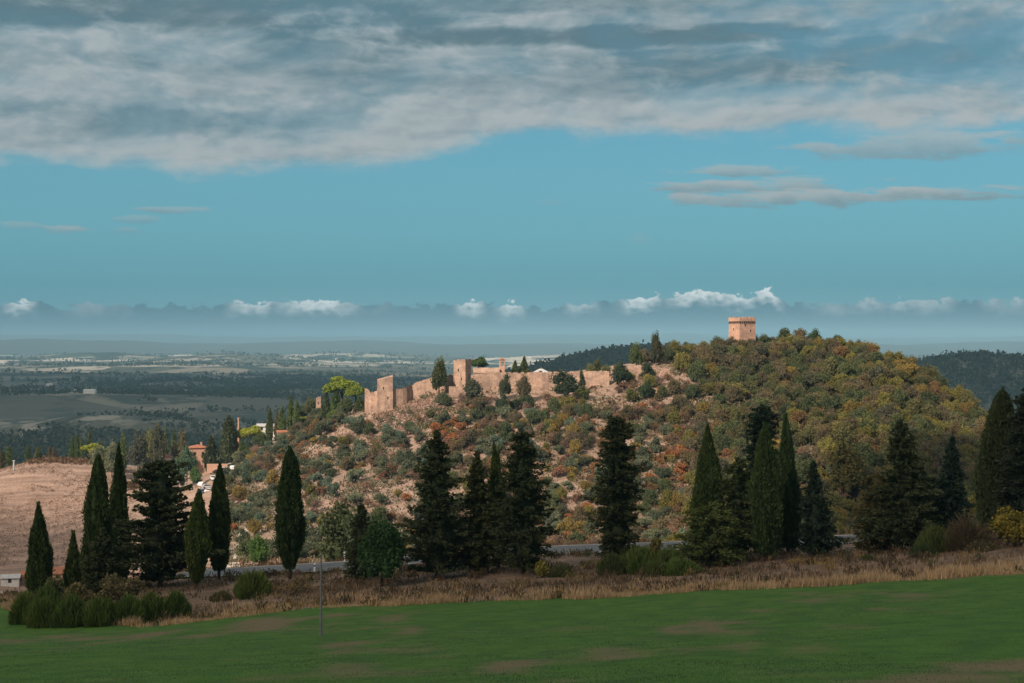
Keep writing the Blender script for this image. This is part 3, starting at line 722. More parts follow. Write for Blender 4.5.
C_CYP = (0.054, 0.081, 0.024); C_CYP2 = (0.076, 0.105, 0.027); C_FIR = (0.054, 0.068, 0.030); C_FIR2 = (0.076, 0.084, 0.030)
C_PINE = (0.040, 0.055, 0.015)
GR_T = 'trees lining the road along the field'
_seed = [100]
def sd():
    _seed[0] += 1; return _seed[0]
def cyp(px, ptop, D, wpx, label, color=C_CYP, bare=0.06, **kw):
    x, y, z = at(px, D); h = top_h(px, ptop, D, z); w = wpx/F*D
    n = int(900*h*max(w, 1.2)/2.0); cr = cypress_crown(h, w, sd(), n=n, base=bare, **kw)
    place_tree('cypress_tree', label, 'tree', GR_T, x, y, z, cr.mesh('crown'), trunk_mb(h*.4, .16, sd(), False), color)
def fir(px, ptop, D, wpx, label, color=C_FIR, name='fir_tree', **kw):
    x, y, z = at(px, D); h = top_h(px, ptop, D, z); w = wpx/F*D
    cr = conifer_crown(h, w, sd(), **kw)
    place_tree(name, label, 'tree', GR_T, x, y, z, cr.mesh('crown'), trunk_mb(h*.85, .2, sd(), False), color)

# left group
cyp(40, 504, 152, 25, 'dark cypress at the far left edge of the tree line, straight and medium tall', widest=.25, tip=.8, foot=.8)
cyp(73, 532, 154, 17, 'smallest narrow cypress of the tree line, between two bigger left ones', C_CYP2, widest=.22, tip=.95, foot=.8)
cyp(98, 456, 153, 30, 'broad tall cypress with a ragged twin tip, third from the left', widest=.3, tip=.62, foot=.7, flames=5)
cyp(119, 446, 158, 22, 'slim tall cypress whose pointed top stands highest of the left group', widest=.3, tip=.8, foot=.7)
fir(160, 462, 151, 74, 'wide dark bushy conifer with a broken rounded outline in the left group', n_whorl=24, taper=.5, ragged=.55, topw=.2, droop=.05, up=.28, leaf=.24, dens=1.15, name='conifer_tree')
fir(104, 528, 147, 46, 'low dark conifer leaning out at the foot of the broad left cypress', n_whorl=15, taper=.75, ragged=.4, leaf=.2, up=.05, dens=1.2, name='conifer_tree')
cyp(197, 492, 148, 23, 'green spindle shaped cypress just right of the bushy dark conifer', C_CYP2, bare=.08, widest=.42, tip=.62, foot=.35)
cyp(219, 465, 156, 22, 'taller dark spindle shaped cypress in front of the car park', bare=.09, widest=.38, tip=.68, foot=.45)
cyp(290, 449, 152, 28, 'lone large spindle shaped cypress standing apart on the road bank', (0.045, 0.073, 0.024), bare=.09, widest=.40, tip=.55, foot=.28)
# middle group
fir(362, 504, 146, 40, 'narrow dark conifer behind the round leafy green tree', n_whorl=18, taper=.7, leaf=.18)
fir(437, 431, 143, 80, 'big dark fir with wide ragged arms, left end of the middle row', n_whorl=25, taper=.72, ragged=.42, droop=.02, up=.16, leaf=.21, dens=1.05, shoulder=.2)
fir(478, 452, 145, 62, 'slimmer olive tinted fir between the two big middle firs', C_FIR2, n_whorl=24, taper=.9, ragged=.35, up=.15, leaf=.19)
cyp(498, 448, 148, 22, 'narrow cypress hidden halfway behind the large middle fir', C_CYP2, widest=.3, tip=.7)
fir(524, 431, 142, 66, 'large dense dark fir with an uneven top, right end of the middle row', n_whorl=27, taper=.58, ragged=.42, topw=.12, up=.2, leaf=.2, dens=1.15)
fir(617, 417, 146, 56, 'tall column shaped dark fir standing alone right of centre', n_whorl=30, taper=.42, ragged=.38, topw=.14, up=.26, leaf=.19, dens=1.15, shoulder=.3)
# right group
cyp(708, 427, 146, 33, 'cypress of several upright spires, left end of the right group', (0.061, 0.089, 0.028), widest=.32, tip=.72, foot=.6, flames=5)
fir(712, 503, 140, 62, 'loose yellow green conifer growing low before the spired cypress', (0.089, 0.109, 0.032), n_whorl=15, taper=.5, ragged=.5, up=.12, leaf=.22, dens=1.0, topw=.2, name='conifer_tree')
fir(737, 458, 145, 42, 'mid height dull green conifer between the spired and the tall cypress', (0.065, 0.085, 0.032), n_whorl=19, taper=.5, ragged=.4, leaf=.2, topw=.2, name='conifer_tree')
fir(763, 405, 152, 46, 'dark round topped conifer rising behind the tall cypress', (0.028, 0.049, 0.032), n_whorl=28, taper=.38, ragged=.3, leaf=.2, topw=.3, name='conifer_tree', dens=1.1)
cyp(766, 426, 143, 30, 'tall wide smooth cypress in front of the round topped conifer', (0.055, 0.089, 0.030), widest=.38, tip=.55, foot=.7)
cyp(788, 417, 149, 24, 'slender pointed cypress right of the tall wide one', (0.049, 0.081, 0.030), widest=.35, tip=.75, foot=.7)
fir(815, 462, 145, 54, 'small triangular dark fir beside the slender cypress', (0.030, 0.051, 0.032), n_whorl=20, taper=.95, ragged=.35, droop=.1, up=.08, leaf=.19)
fir(903, 420, 141, 82, 'wide dark fir with a needle thin top above the bushes', n_whorl=25, taper=.85, ragged=.45, droop=.06, up=.12, leaf=.21)
fir(878, 474, 143, 48, 'brownish olive conifer leaning against the wide dark fir', (0.092, 0.081, 0.032), n_whorl=15, taper=.45, ragged=.5, leaf=.2, topw=.25, name='conifer_tree')
fir(950, 437, 144, 50, 'slim dark blue green fir between wide fir and right edge trees', (0.026, 0.049, 0.036), n_whorl=24, taper=.8, ragged=.3, leaf=.18)
fir(930, 478, 146, 40, 'low dull green conifer filling the gap between two dark firs', (0.069, 0.077, 0.030), n_whorl=15, taper=.5, ragged=.4, leaf=.2, topw=.2, name='conifer_tree')
cyp(1000, 391, 138, 46, 'thick dark cypress with jagged spires near the right edge', (0.045, 0.061, 0.026), widest=.35, tip=.5, foot=.8, flames=5)
fir(1030, 384, 134, 70, 'tall dark conifer cut by the right edge of the view', (0.036, 0.045, 0.028), n_whorl=28, taper=.5, ragged=.45, leaf=.2, topw=.12, name='conifer_tree')

# leafy green tree in front of the narrow conifer
x, y, z = at(382, 138); h = top_h(382, 527, 138, z)
place_tree('broadleaf_tree', 'round leafy bright green tree at the foot of the narrow conifer', 'tree', GR_T, x, y, z, lobed_crown(5.6, h, 0.1, sd(), 5200, .2, 12, hollow=.4).mesh('crown'), trunk_mb(h*.5, .14, sd(), True), (0.035, 0.078, 0.027))

# ------------------------------------------------------------------ broom and shrubs on the bank
def broom_mesh(w, h, seed, n=1500, wid=0.05, flare=0.36):
    """dome of many upright green twigs"""
    cr = Crown(seed); rng = cr.rng
    a = rng.uniform(0, 6.283, n); q = np.sqrt(rng.random(n))*0.93
    lump = 1+.16*np.sin(3*a+rng.uniform(0, 6))+.12*np.sin(5*a+rng.uniform(0, 6)+q*4)
    bx, by = q*np.cos(a)*w*.5*lump, q*np.sin(a)*w*.5*lump
    top = h*np.power(np.clip(1-q*q, .03, 1), .7)*(1+.2*vnoise(bx/w*6+9, by/w*6, seed))*rng.uniform(.78, 1.06, n)
    up_ = rng.uniform(.25, .92, n); L = h*rng.uniform(.22, .42, n)
    d_ = unit(np.stack([q*np.cos(a)*flare*1.6+rng.normal(0, .2, n), q*np.sin(a)*flare*1.6+rng.normal(0, .2, n), np.ones(n)], 1))
    cr.leaves(np.stack([bx, by, top*up_], 1), d_, wid*rng.uniform(1, 2.4, n), L, .05+.4*rng.random(n)+.45*up_*rng.random(n))  # tint rises with height: lit bush tops painted into the twigs
    lathe(cr, [(-.1, w*.28), (h*.2, w*.24), (h*.38, w*.15), (h*.48, w*.03)], 9, .2, rng)
    return cr.mesh('broom_bush')
GR_B = 'bushes on the bank between field and road'
def shrub(name, px, py_base, ptop, D, wpx, label, color, kind='broom', zoff=-0.1):
    x, y, z = at(px, D); h = max(.5, top_h(px, ptop, D, z)); w = wpx/F*D
    if kind == 'broom': me = broom_mesh(w*1.15, h*1.22, sd(), int(1200+w*h*420), .05, .36)
    elif kind == 'bare': me = broom_mesh(w*1.1, h*1.1, sd(), int(500+w*h*120), .035, .8)
    else: me = lobed_crown(w, h, -.1, sd(), int(600+w*h*150), .19, 9, hollow=.5).mesh(name)
    o = link_mesh(name, me, None, (x, y, z+zoff)); o.color = (*color, 1); tag(o, label, 'bush', GR_B)
C_BR = (0.115, 0.153, 0.036)
shrub('broom_bush', 26, 0, 597, 131, 26, 'leftmost green broom bush at the end of the row', C_BR)
shrub('broom_bush', 48, 0, 592, 130, 30, 'green broom bush second from the left in the row', (0.086, 0.126, 0.032))
shrub('broom_bush', 44, 0, 603, 127, 26, 'front broom bush at the field corner under the leftmost cypress', (0.104, 0.139, 0.032))
shrub('broom_bush', 72, 0, 601, 126, 34, 'tall front broom bush below the smallest cypress', (0.082, 0.123, 0.030))
shrub('broom_bush', 100, 0, 602, 125, 34, 'broom bush below the low leaning conifer', (0.096, 0.134, 0.030))
shrub('broom_bush', 128, 0, 600, 126, 36, 'dense broom bush in the middle of the left row', (0.082, 0.126, 0.030))
shrub('broom_bush', 152, 0, 597, 128, 30, 'broom bush below the bushy dark conifer', (0.100, 0.139, 0.032))
shrub('broom_bush', 176, 0, 595, 129, 24, 'right end broom bush of the left row, below spindle cypress', (0.086, 0.130, 0.032))
shrub('dry_bush', 75, 0, 580, 133, 40, 'brownish dry bush behind the front brooms at left', (0.126, 0.108, 0.053), 'leaf')
shrub('dry_bush', 120, 0, 577, 134, 44, 'brown dry bush between low conifer and bushy conifer', (0.132, 0.108, 0.057), 'leaf')
shrub('dry_bush', 56, 0, 578, 137, 26, 'olive brown bush between the leftmost and smallest cypress', (0.097, 0.108, 0.043), 'leaf')
shrub('broom_bush', 252, 0, 574, 139, 34, 'round green broom bush alone on the bare bank', C_BR)
shrub('dry_bush', 222, 0, 592, 138, 20, 'small brown olive bush left of the lone round broom', (0.107, 0.108, 0.046), 'broom')
shrub('yellow_bush', 541, 0, 562, 138, 16, 'small yellow green bush under the large middle fir', (0.228, 0.197, 0.046), 'leaf')
shrub('broom_bush', 562, 0, 566, 138, 22, 'low dull broom bush right of the small yellow bush', (0.103, 0.108, 0.043))
shrub('broom_bush', 612, 0, 556, 137, 30, 'low broom bush at the foot of the column shaped fir', (0.082, 0.099, 0.036))
shrub('broom_bush', 640, 0, 550, 137, 36, 'large green broom bush right of the column shaped fir', (0.104, 0.146, 0.036))
shrub('broom_bush', 668, 0, 552, 137, 34, 'broom bush in the middle of the patch right of the lone fir', (0.100, 0.134, 0.036))
shrub('broom_bush', 680, 0, 560, 134, 36, 'front broom bush of the patch beside the loose conifer', (0.096, 0.142, 0.036))
shrub('broom_bush', 655, 0, 562, 134, 26, 'small front broom bush in the centre patch', (0.092, 0.117, 0.036))
shrub('yellow_bush', 655, 0, 541, 141, 24, 'olive yellow bush at the roadside behind the brooms', (0.170, 0.147, 0.047), 'leaf')
shrub('broom_bush', 868, 0, 556, 133, 14, 'tiny green bush in tall dry grass below the wide fir', (0.069, 0.089, 0.032))
shrub('broom_bush', 938, 0, 530, 132, 44, 'upright green broom bush right of the wide fir', (0.082, 0.103, 0.030))
shrub('broom_bush', 925, 0, 545, 129, 26, 'low dark broom bush before the upright broom at right', (0.046, 0.072, 0.026))
shrub('dry_bush', 968, 0, 517, 130, 48, 'large bare brown bush between broom and golden bush', (0.107, 0.078, 0.050), 'bare')
shrub('dry_bush', 985, 0, 540, 126, 40, 'low brown bush in front near the right edge', (0.097, 0.084, 0.046), 'bare')
shrub('yellow_bush', 1012, 0, 506, 126, 54, 'big golden green bush at the right edge of the bank', (0.194, 0.158, 0.030), 'leaf')
shrub('yellow_bush', 1045, 0, 500, 122, 50, 'golden green bush cut by the right edge', (0.170, 0.147, 0.032), 'leaf')
shrub('broom_bush', 818, 0, 566, 134, 60, 'wide low golden broom patch on the bank in dry grass', (0.251, 0.167, 0.055), 'bare')

# ------------------------------------------------------------------ grasses (uncountable)
def blades(name, X, Y, h, w, lean, color, seed, tintlo=0.1, patch=None):
    rng = np.random.default_rng(seed); n = len(X); Z = Zg(X, Y)
    a = rng.uniform(0, 6.283, n); H = h*rng.uniform(.5, 1.2, n)
    B = np.stack([X, Y, Z], 1); side = np.stack([np.cos(a), np.sin(a), np.zeros(n)], 1)*(w*rng.uniform(.6, 1.5, n)*.5)[:, None]
    tip = B+np.stack([rng.normal(0, lean, n)*H, rng.normal(0, lean, n)*H, H], 1)
    V = np.stack([B-side, B+side, tip], 1).reshape(-1, 3); k = np.arange(n)*3
    tn = np.repeat(np.clip(tintlo+.7*rng.random(n) if patch is None else patch+.25*rng.random(n)-.12, -.6, 1.3), 3)
    o = link_mesh(name, np_mesh(name, V, np.stack([k, k+1, k+2], 1), M_FOL, tint=tn)); o.color = (*color, 1)
    return tag(o, kind='stuff')
def clump_filter(X, Y, sc, thr, seed): return fbm(X/sc, Y/sc, 3, seed) > thr
n = 52000; X = RNG.uniform(-66, 62, n); off = RNG.gamma(1.5, 1.8, n)-1.5+fbm(X/5, X*0, 3, 70)*3; Y = edge_y(X)+off
k = clump_filter(X, Y, 2.2, -.12, 71); X, Y = X[k], Y[k]
hh = (0.35+1.3*np.clip(fbm(X/3, Y/3, 3, 72)+.3, 0, 1))*np.interp(X, [-60, -10, 60], [.7, .8, 1.05])
blades('dry_grass', X, Y, hh, .07, .22, (.45, .31, .205), 73)
n = 60000; X = RNG.uniform(-66, 66, n); y0, y1 = edge_y(X)+3, road_y(X)-4.2; Y = y0+(y1-y0)*RNG.random(n)
k = clump_filter(X, Y, 4, -.05, 75); X, Y = X[k], Y[k]
blades('bank_grass', X, Y, .30+.4*np.clip(fbm(X/4, Y/4, 3, 76)+.3, 0, 1), .08, .3, (.145, .098, .068), 77)
def weeds(name, n, color, seed, size):
    rng = np.random.default_rng(seed); X = rng.uniform(-62, 62, n); y0, y1 = edge_y(X)+.5, road_y(X)-4.5; Y = y0+(y1-y0)*(rng.random(n)**1.2)*1.05-1.2
    k = fbm(X/6, Y/6, 3, seed) > 0.0; X, Y = X[k], Y[k]; m = len(X); per = 26
    C = np.repeat(np.stack([X, Y, Zg(X, Y)], 1), per, 0)+rng.normal(0, 1, (m*per, 3))*np.array([.3, .3, .16])*size+np.array([0, 0, .28])*size
    cr = Crown(seed); cr.leaves(C, unit(rng.normal(0, .5, (m*per, 3))+np.array([0, 0, 1.0])), .10*size, .42*size, np.repeat(rng.random(m), per)*.6+rng.random(m*per)*.35)
    o = link_mesh(name, cr.mesh(name)); o.color = (*color, 1); return tag(o, kind='stuff')
weeds('green_weeds', 300, (.055, .065, .026), 61, 1.0); weeds('golden_weeds', 520, (.19, .135, .06), 62, 1.1); weeds('brown_weeds', 700, (.090, .062, .040), 63, 1.2)
n = 22000; X = RNG.uniform(-80, 75, n); Y = road_y(X)+4.2+RNG.gamma(1.5, 3, n)
k = clump_filter(X, Y, 4, -.05, 79); X, Y = X[k], Y[k]
blades('roadside_grass', X, Y, .6, .09, .3, (.22, .135, .085), 80)
n = 420000; Y = 34+(1-np.sqrt(RNG.random(n)))*112; X = (RNG.random(n)-.5)*2*(Y*.39+4)
k = (Y < edge_y(X)-.2); X, Y = X[k], Y[k]
dr = dryness(X, Y); rn = RNG.random(len(X))
pt = .40+2.2*fbm(X/.8, Y/1.6, 3, 94)+2.4*fbm(X/5, Y/5, 3, 95)+1.6*fbm(X/22, Y/14, 3, 96)
k = rn > dr*.93
blades('field_grass', X[k], Y[k], .12, .045, .45, (.036, .118, .006), 92, .05, pt[k])
k = rn < dr*.7
blades('field_stubble', X[k], Y[k], .08, .05, .6, (.15, .088, .048), 93, .05, pt[k])

# ------------------------------------------------------------------ castle wall, towers, keep
def stone_tower(label, px, D, w, ptop, rz, slope=0.0, dep=None):
    x, y, z = at(px, D); h = top_h(px, ptop, D, z); root = empty('wall_tower', (x, y, z), rz); tag(root, label, 'tower', 'towers of the castle wall')
    m = MB(); a = w/2; d2 = (dep or w)/2
    rng = random.Random(px); n = 6
    m.add([(-a*1.04, -d2*1.04, -2), (a*1.04, -d2*1.04, -2), (a*1.04, d2*1.04, -2), (-a*1.04, d2*1.04, -2), (-a, -d2, h-slope), (a, -d2, h), (a, d2, h+slope*.3), (-a, d2, h-slope*.6)],
          [(0, 3, 2, 1), (4, 5, 6, 7), (0, 1, 5, 4), (1, 2, 6, 5), (2, 3, 7, 6), (3, 0, 4, 7)])
    m.build('shaft', M_STONE, root)
    for i, (u, v) in enumerate(((-.1, .62), (.18, .33))):
        q = MB(); q.box(u*w-.16, u*w+.16, -d2*1.02-.06, -d2*1.02+.3, h*v, h*v+.8); q.build('arrow_slit', M_DARKHOLE, root)
    q = MB()
    for i in range(n):
        u = -a+(i+.5)*w/n; q.box(u-w/n*.5, u+w/n*.42, -d2-.02, -d2+.5, h-slope*(1-(i+.5)/n)-.2, h-slope*(1-(i+.5)/n)+rng.uniform(.05, .45))
    q.build('broken_parapet', M_STONE, root)
stone_tower('square ruined wall tower with slanting broken top, left end of the curtain wall', 385, 455, 4.9, 376.5, R(5), 1.5)
stone_tower('tallest square wall tower, beside the umbrella pine behind the curtain wall', 462.5, 456, 4.1, 359.5, R(-22), .5, 4.6)
stone_tower('narrow broken tower stub beside the round pines at the wall end', 318.5, 500, 1.6, 397, R(10), .7, 2.2)

def wall_run(label, pts, seed, name='castle_wall', thick=1.5):
    """pts: (px, D, top py); broken top edge"""
    rng = random.Random(seed); m = MB(); P_ = []
    for (a, da, ta), (b_, db, tb) in zip(pts, pts[1:]):
        k = max(1, int(abs(b_-a)/1.3))
        for i in range(k):
            q = i/k; px = a+(b_-a)*q; D = da+(db-da)*q; P_.append((px, D, ta+(tb-ta)*q))
    P_.append(pts[-1]); x0, y0, z0 = at(pts[0][0], pts[0][1])
    ring = []
    for px, D, tp in P_:
        x, y, z = at(px, D); zt = -(tp-CY)/F*D+rng.uniform(-.14, .10)-(0.35 if rng.random() < .14 else 0); ring.append((x-x0, y-y0, min(z, zt-.3)-1.8-z0, zt-z0))
    V, F_ = [], []
    for x, y, zb, zt in ring: V += [(x, y-thick/2, zb), (x, y-thick/2, zt), (x, y+thick/2, zt-.05), (x, y+thick/2, zb)]
    for i in range(len(ring)-1):
        a = i*4; b_ = a+4
        F_ += [(a, b_, b_+1, a+1), (a+1, b_+1, b_+2, a+2), (a+2, b_+2, b_+3, a+3)]
    F_ += [(0, 1, 2, 3), (len(V)-1, len(V)-2, len(V)-3, len(V)-4)]
    m.add(V, F_); o = m.build(name, M_STONE, None, (x0, y0, z0)); tag(o, label, 'wall', 'castle walls'); return o
wall_run('short bright wall fragment left of the slanting tower', [(365, 458, 388), (368, 458, 389), (371, 457, 392), (375, 457, 391), (379, 455, 390)], 1)
wall_run('stepped curtain wall climbing between the two wall towers', [(392, 454.2, 389), (403, 455.5, 388.5), (407, 456.5, 386), (412, 459, 384), (419, 459, 381.5), (431, 459, 377.5), (434, 459, 377), (440, 459, 376), (456, 457, 373.5)], 2)
wall_run('long straight curtain wall right of the tallest wall tower', [(469, 456, 374), (478, 456, 374), (490, 457, 372.5), (555, 458, 371.5), (584, 457, 371), (609, 456, 371)], 3)
wall_run('isolated wall stub between two dark round oaks', [(628, 457, 366), (634, 457, 364.5), (641, 457, 365)], 4)
wall_run('low terrace wall at the foot of the tallest wall tower', [(449, 452, 386.5), (472, 451, 386)], 5, 'terrace_wall', .8)
# small arch ruin
x, y, z = at(665, 452); root = empty('ruined_arch', (x, y, z), R(15)); tag(root, 'small pale ruined arch on the bare slope near the wall stub', 'ruin')
m = MB(); m.box(-1.9, -1.2, -.4, .4, -.6, 1.5); m.box(1.2, 1.9, -.4, .4, -.6, 1.2)
for i in range(6):
    a0, a1 = math.pi*i/6, math.pi*(i+1)/6
    p = lambda r_, a_: (r_*math.cos(a_), 1.2+r_*math.sin(a_)*1.1)
    c4 = [p(1.2, a0), p(1.9, a0), p(1.9, a1), p(1.2, a1)]; m.prism(c4, -.4, .4)
m.build('arch', M_KEEP, root)

# the keep
D = 482; x, y, z = at(742, D); zt = -(317.5-CY)/F*D; root = empty('stone_keep', (x, y, z), R(25)); tag(root, 'square pinkish stone keep crowning the wooded hilltop', 'tower')
a = 3.2; H = zt-z
m = MB(); m.add([(-a*1.05, -a*1.05, -1), (a*1.05, -a*1.05, -1), (a*1.05, a*1.05, -1), (-a*1.05, a*1.05, -1), (-a*.985, -a*.985, H-1.7), (a*.985, -a*.985, H-1.7), (a*.985, a*.985, H-1.7), (-a*.985, a*.985, H-1.7)],
                [(0, 3, 2, 1), (4, 5, 6, 7), (0, 1, 5, 4), (1, 2, 6, 5), (2, 3, 7, 6), (3, 0, 4, 7)]); m.build('shaft', M_KEEP, root)
m = MB()
for s_ in range(4):
    for i in range(8):
        u = -a+.3+i*(2*a-.6)/7
        b4 = (u-.16, u+.16, -a-.10, -a+.3, H-2.1, H-1.35)
        if s_ == 0: m.box(*b4)
        if s_ == 1: m.box(-a-.10, -a+.3, u-.16, u+.16, H-2.1, H-1.35)
        if s_ == 2: m.box(u-.16, u+.16, a-.3, a+.10, H-2.1, H-1.35)
        if s_ == 3: m.box(a-.3, a+.10, u-.16, u+.16, H-2.1, H-1.35)
m.build('corbels', M_DARKHOLE, root)  # solid blocks in the openings' dark colour, shade of the arches painted in
m = MB(); A1 = a+.10; m.box(-A1, A1, -A1, -A1+.5, H-1.35, H-.3); m.box(-A1, A1, A1-.5, A1, H-1.35, H-.3); m.box(-A1, -A1+.5, -A1+.5, A1-.5, H-1.35, H-.3); m.box(A1-.5, A1, -A1+.5, A1-.5, H-1.35, H-.3)
m.box(-A1+.5, A1-.5, -A1+.5, A1-.5, H-1.3, H-1.0)
rg = random.Random(5)
for i in range(5):
    u = -A1+.2+i*(2*A1-1.2)/4; hq = rg.uniform(-.05, .16)
    for b4 in ((u, u+.8, -A1+.01, -A1+.49), (u, u+.8, A1-.49, A1-.01), (-A1+.01, -A1+.49, u, u+.8), (A1-.49, A1-.01, u, u+.8)):
        if rg.random() < .8: m.box(*b4, H-.32, H+hq)
m.build('parapet', M_KEEP, root)
for fx_, fy_, u, zz in ((0, 1, 1.2, H*.58), (0, 1, -.9, H*.75), (1, 0, .3, H*.62)):
    m = MB()
    if fy_: m.box(u-.2, u+.2, -a-.06, -a+.3, zz, zz+.7)
    else: m.box(-a-.06, -a+.3, u-.2, u+.2, zz, zz+.7)
    m.build('window', M_DARKHOLE, root)

# ------------------------------------------------------------------ houses
def house(label, x, y, z, w, d, h, rz, wallm=M_PLASTER, roofm=M_ROOF, hip=False, wins=3, rows=2, group=None, name='house', roofh=None, chim=True, sink=2.0, cat='house'):
    root = empty(name, (x, y, z), rz); tag(root, label, cat, group); rh = roofh or w*.16; e = .4
    m = MB(); a, b_ = w/2, d/2
    if hip: m.box(-a, a, -b_, b_, -sink, h)
    else:
        m.box(-a, a, -b_, b_, -sink, h); m.add([(-a, -b_, h+.003), (-a, b_, h+.003), (-a, 0, h+rh*.93), (a, -b_, h+.003), (a, b_, h+.003), (a, 0, h+rh*.93)], [(0, 1, 2), (3, 5, 4), (0, 2, 5, 3), (1, 4, 5, 2), (0, 3, 4, 1)])
    m.build('wall', wallm, root)
    m = MB(); A_, B_ = a+e, b_+e
    if hip:
        r2 = max(a-b_, 0.2)
        m.add([(-A_, -B_, h), (A_, -B_, h), (A_, B_, h), (-A_, B_, h), (-r2, 0, h+rh), (r2, 0, h+rh), (-A_, -B_, h-.15), (A_, -B_, h-.15), (A_, B_, h-.15), (-A_, B_, h-.15)],
              [(0, 1, 5, 4), (1, 2, 5), (2, 3, 4, 5), (3, 0, 4), (9, 8, 7, 6), (0, 6, 7, 1), (1, 7, 8, 2), (2, 8, 9, 3), (3, 9, 6, 0)])
    else:
        t = .18
        m.add([(-A_, -B_, h-.05), (-A_, 0, h+rh), (-A_, B_, h-.05), (A_, -B_, h-.05), (A_, 0, h+rh), (A_, B_, h-.05), (-A_, -B_, h-.05+t), (-A_, 0, h+rh+t), (-A_, B_, h-.05+t), (A_, -B_, h-.05+t), (A_, 0, h+rh+t), (A_, B_, h-.05+t)],
              [(0, 3, 4, 1), (1, 4, 5, 2), (6, 7, 10, 9), (7, 8, 11, 10), (0, 6, 9, 3), (2, 5, 11, 8), (0, 1, 7, 6), (1, 2, 8, 7), (3, 9, 10, 4), (4, 10, 11, 5)])
    rf = m.build('roof', roofm, root)
    if chim:
        m = MB(); m.box(a*.3, a*.3+.6, -.3, .3, h+rh*.3, h+rh+.7); m.box(a*.3-.08, a*.3+.68, -.38, .38, h+rh+.703, h+rh+.85); m.build('chimney', wallm, rf)
    for r_ in range(rows):
        for i in range(wins):
            u = -a+(i+.5)*w/wins; v = h*(r_+.42)/rows
            if r_ == 0 and i == wins//2 and wins > 1:
                m = MB(); m.box(u-.5, u+.5, -b_-.04, -b_+.2, 0, 2.0); m.build('door', M_WOOD, root); continue
            f = MB(); f.box(u-.5, u+.5, -b_-.05, -b_+.2, v-.1, v+1.15); fo = f.build('window', M_WOOD, root)
            p_ = MB(); p_.box(u-.4, u+.4, -b_-.07, -b_+.1, v, v+1.05); p_.build('pane', M_GLASS, fo)
    return root
def house_px(label, px, py, D, wpx, d, hpx, rz, **kw):
    x = (px-CX)/F*D; z0 = -(py-CY)/F*D; zz = zg(x, D); h = hpx/F*D
    return house(label, x, D, z0, wpx/F*D, d, h, rz, sink=max(1.0, z0-zz+1.5), **kw)
house_px('pink plastered farmhouse with hipped tile roof among the village trees', 198, 472, 524, 16, 6.5, 25, R(18), hip=True, wins=2, rows=2)
house_px('small roof seen between grey green trees left of the farmhouse', 167, 466, 545, 14, 6, 9, R(-8), wallm=M_WHITEP, wins=2, rows=1)
house_px('yellowish stone house corner below the village cypresses', 282, 441, 512, 9, 5, 9, R(12), wallm=M_STONE, wins=1, rows=1, chim=False)
house_px('long low grey roofed building behind the village cypresses', 271, 432, 540, 26, 6, 6, R(6), wallm=M_WHITEP, roofm=M_GREYROOF, wins=3, rows=1, chim=False, roofh=.8)
house_px('white shed with grey roof at the lower left edge', 11, 584, 420, 17, 5, 7, R(12), wallm=M_WHITEP, roofm=M_GREYROOF, wins=1, rows=1, chim=False, roofh=.7)
house_px('low house with orange tile roof left of the leftmost cypress', 29, 582, 424, 15, 6, 6, R(-10), wins=2, rows=1, roofh=1.3)
house_px('long farm building with orange roof behind the smallest cypress', 68, 579, 432, 36, 7, 7, R(6), wins=5, rows=1, roofh=1.5)
house_px('small orange roofed outbuilding beside the broad cypress', 86, 580, 424, 12, 5, 6, R(-4), wallm=M_WHITEP, wins=1, rows=1, chim=False, roofh=1.2)
house_px('little pale hut glimpsed under the bushy dark conifer', 128, 578, 400, 9, 4, 5, R(10), wallm=M_WHITEP, wins=1, rows=1, chim=False, roofh=.8)
# houses inside the castle walls
house_px('broad gable roof peeping over the curtain wall beside the umbrella pine', 486, 379, 478, 24, 7, 6, R(4), wallm=M_STONE, roofm=M_STONE, wins=3, rows=1, chim=False, roofh=1.6)
house_px('pale low roof with thin antenna behind the long curtain wall', 541, 375, 482, 15, 4, 2.5, R(-6), wallm=M_PLASTER, roofm=M_GREYROOF, hip=True, wins=1, rows=1, chim=False, roofh=1.3)
x = (541-CX)/F*482; zz = -(372-CY)/F*482; m = MB(); m.tube([(0, 0, -2), (0, 0, 1.9)], [.07, .05], 5); m.box(-.5, .5, -.03, .03, 1.3, 1.38); m.box(-.35, .35, -.03, .03, 1.6, 1.66)
tag(m.build('antenna', M_METAL, None, (x, 482, zz)), 'thin antenna on the pale low roof behind the wall', 'antenna')
# bell tower
x = (502-CX)/F*480; zz = zg(x, 480); zt = -(360-CY)/F*480; H = zt-zz; root = empty('bell_tower', (x, 480, zz), R(10)); tag(root, 'slender stone bell gable rising behind the curtain wall', 'bell tower')
m = MB(); m.box(-.85, .85, -.7, .7, -1, H-1.9); m.box(-.85, -.45, -.7, .7, H-1.9, H-.5); m.box(.45, .85, -.7, .7, H-1.9, H-.5); m.box(-.85, .85, -.7, .7, H-.5, H); m.build('shaft', M_KEEP, root)
m = MB(); m.prism([(-1, H+.003), (1, H+.003), (0, H+.7)], -.85, .85); m.build('roof', M_ROOF, root)
# tall pole by the village pines
x, y, z = at(238.5, 545); m = MB(); zt = -(419-CY)/F*545; m.tube([(0, 0, -1), (0, 0, zt-z)], [.4, .28], 8); m.tube([(0, 0, zt-z), (0, 0, zt-z+.5)], [.42, .42], 8)
tag(m.build('chimney_stack', M_PLASTER, None, (x, y, z)), 'thin pale chimney stack between dark cypress and yellow pine', 'chimney')
x, y, z = at(14, 560); m = MB(); zt = -(461-CY)/F*560; m.tube([(0, 0, -1), (0, 0, zt-z)], [.38, .33], 8); m.box(-.45, .45, -.45, .45, zt-z, zt-z+.3)
tag(m.build('stone_pillar', M_GREYROOF, None, (x, y, z)), 'pale pillar at the left end of the brown knoll', 'pillar')

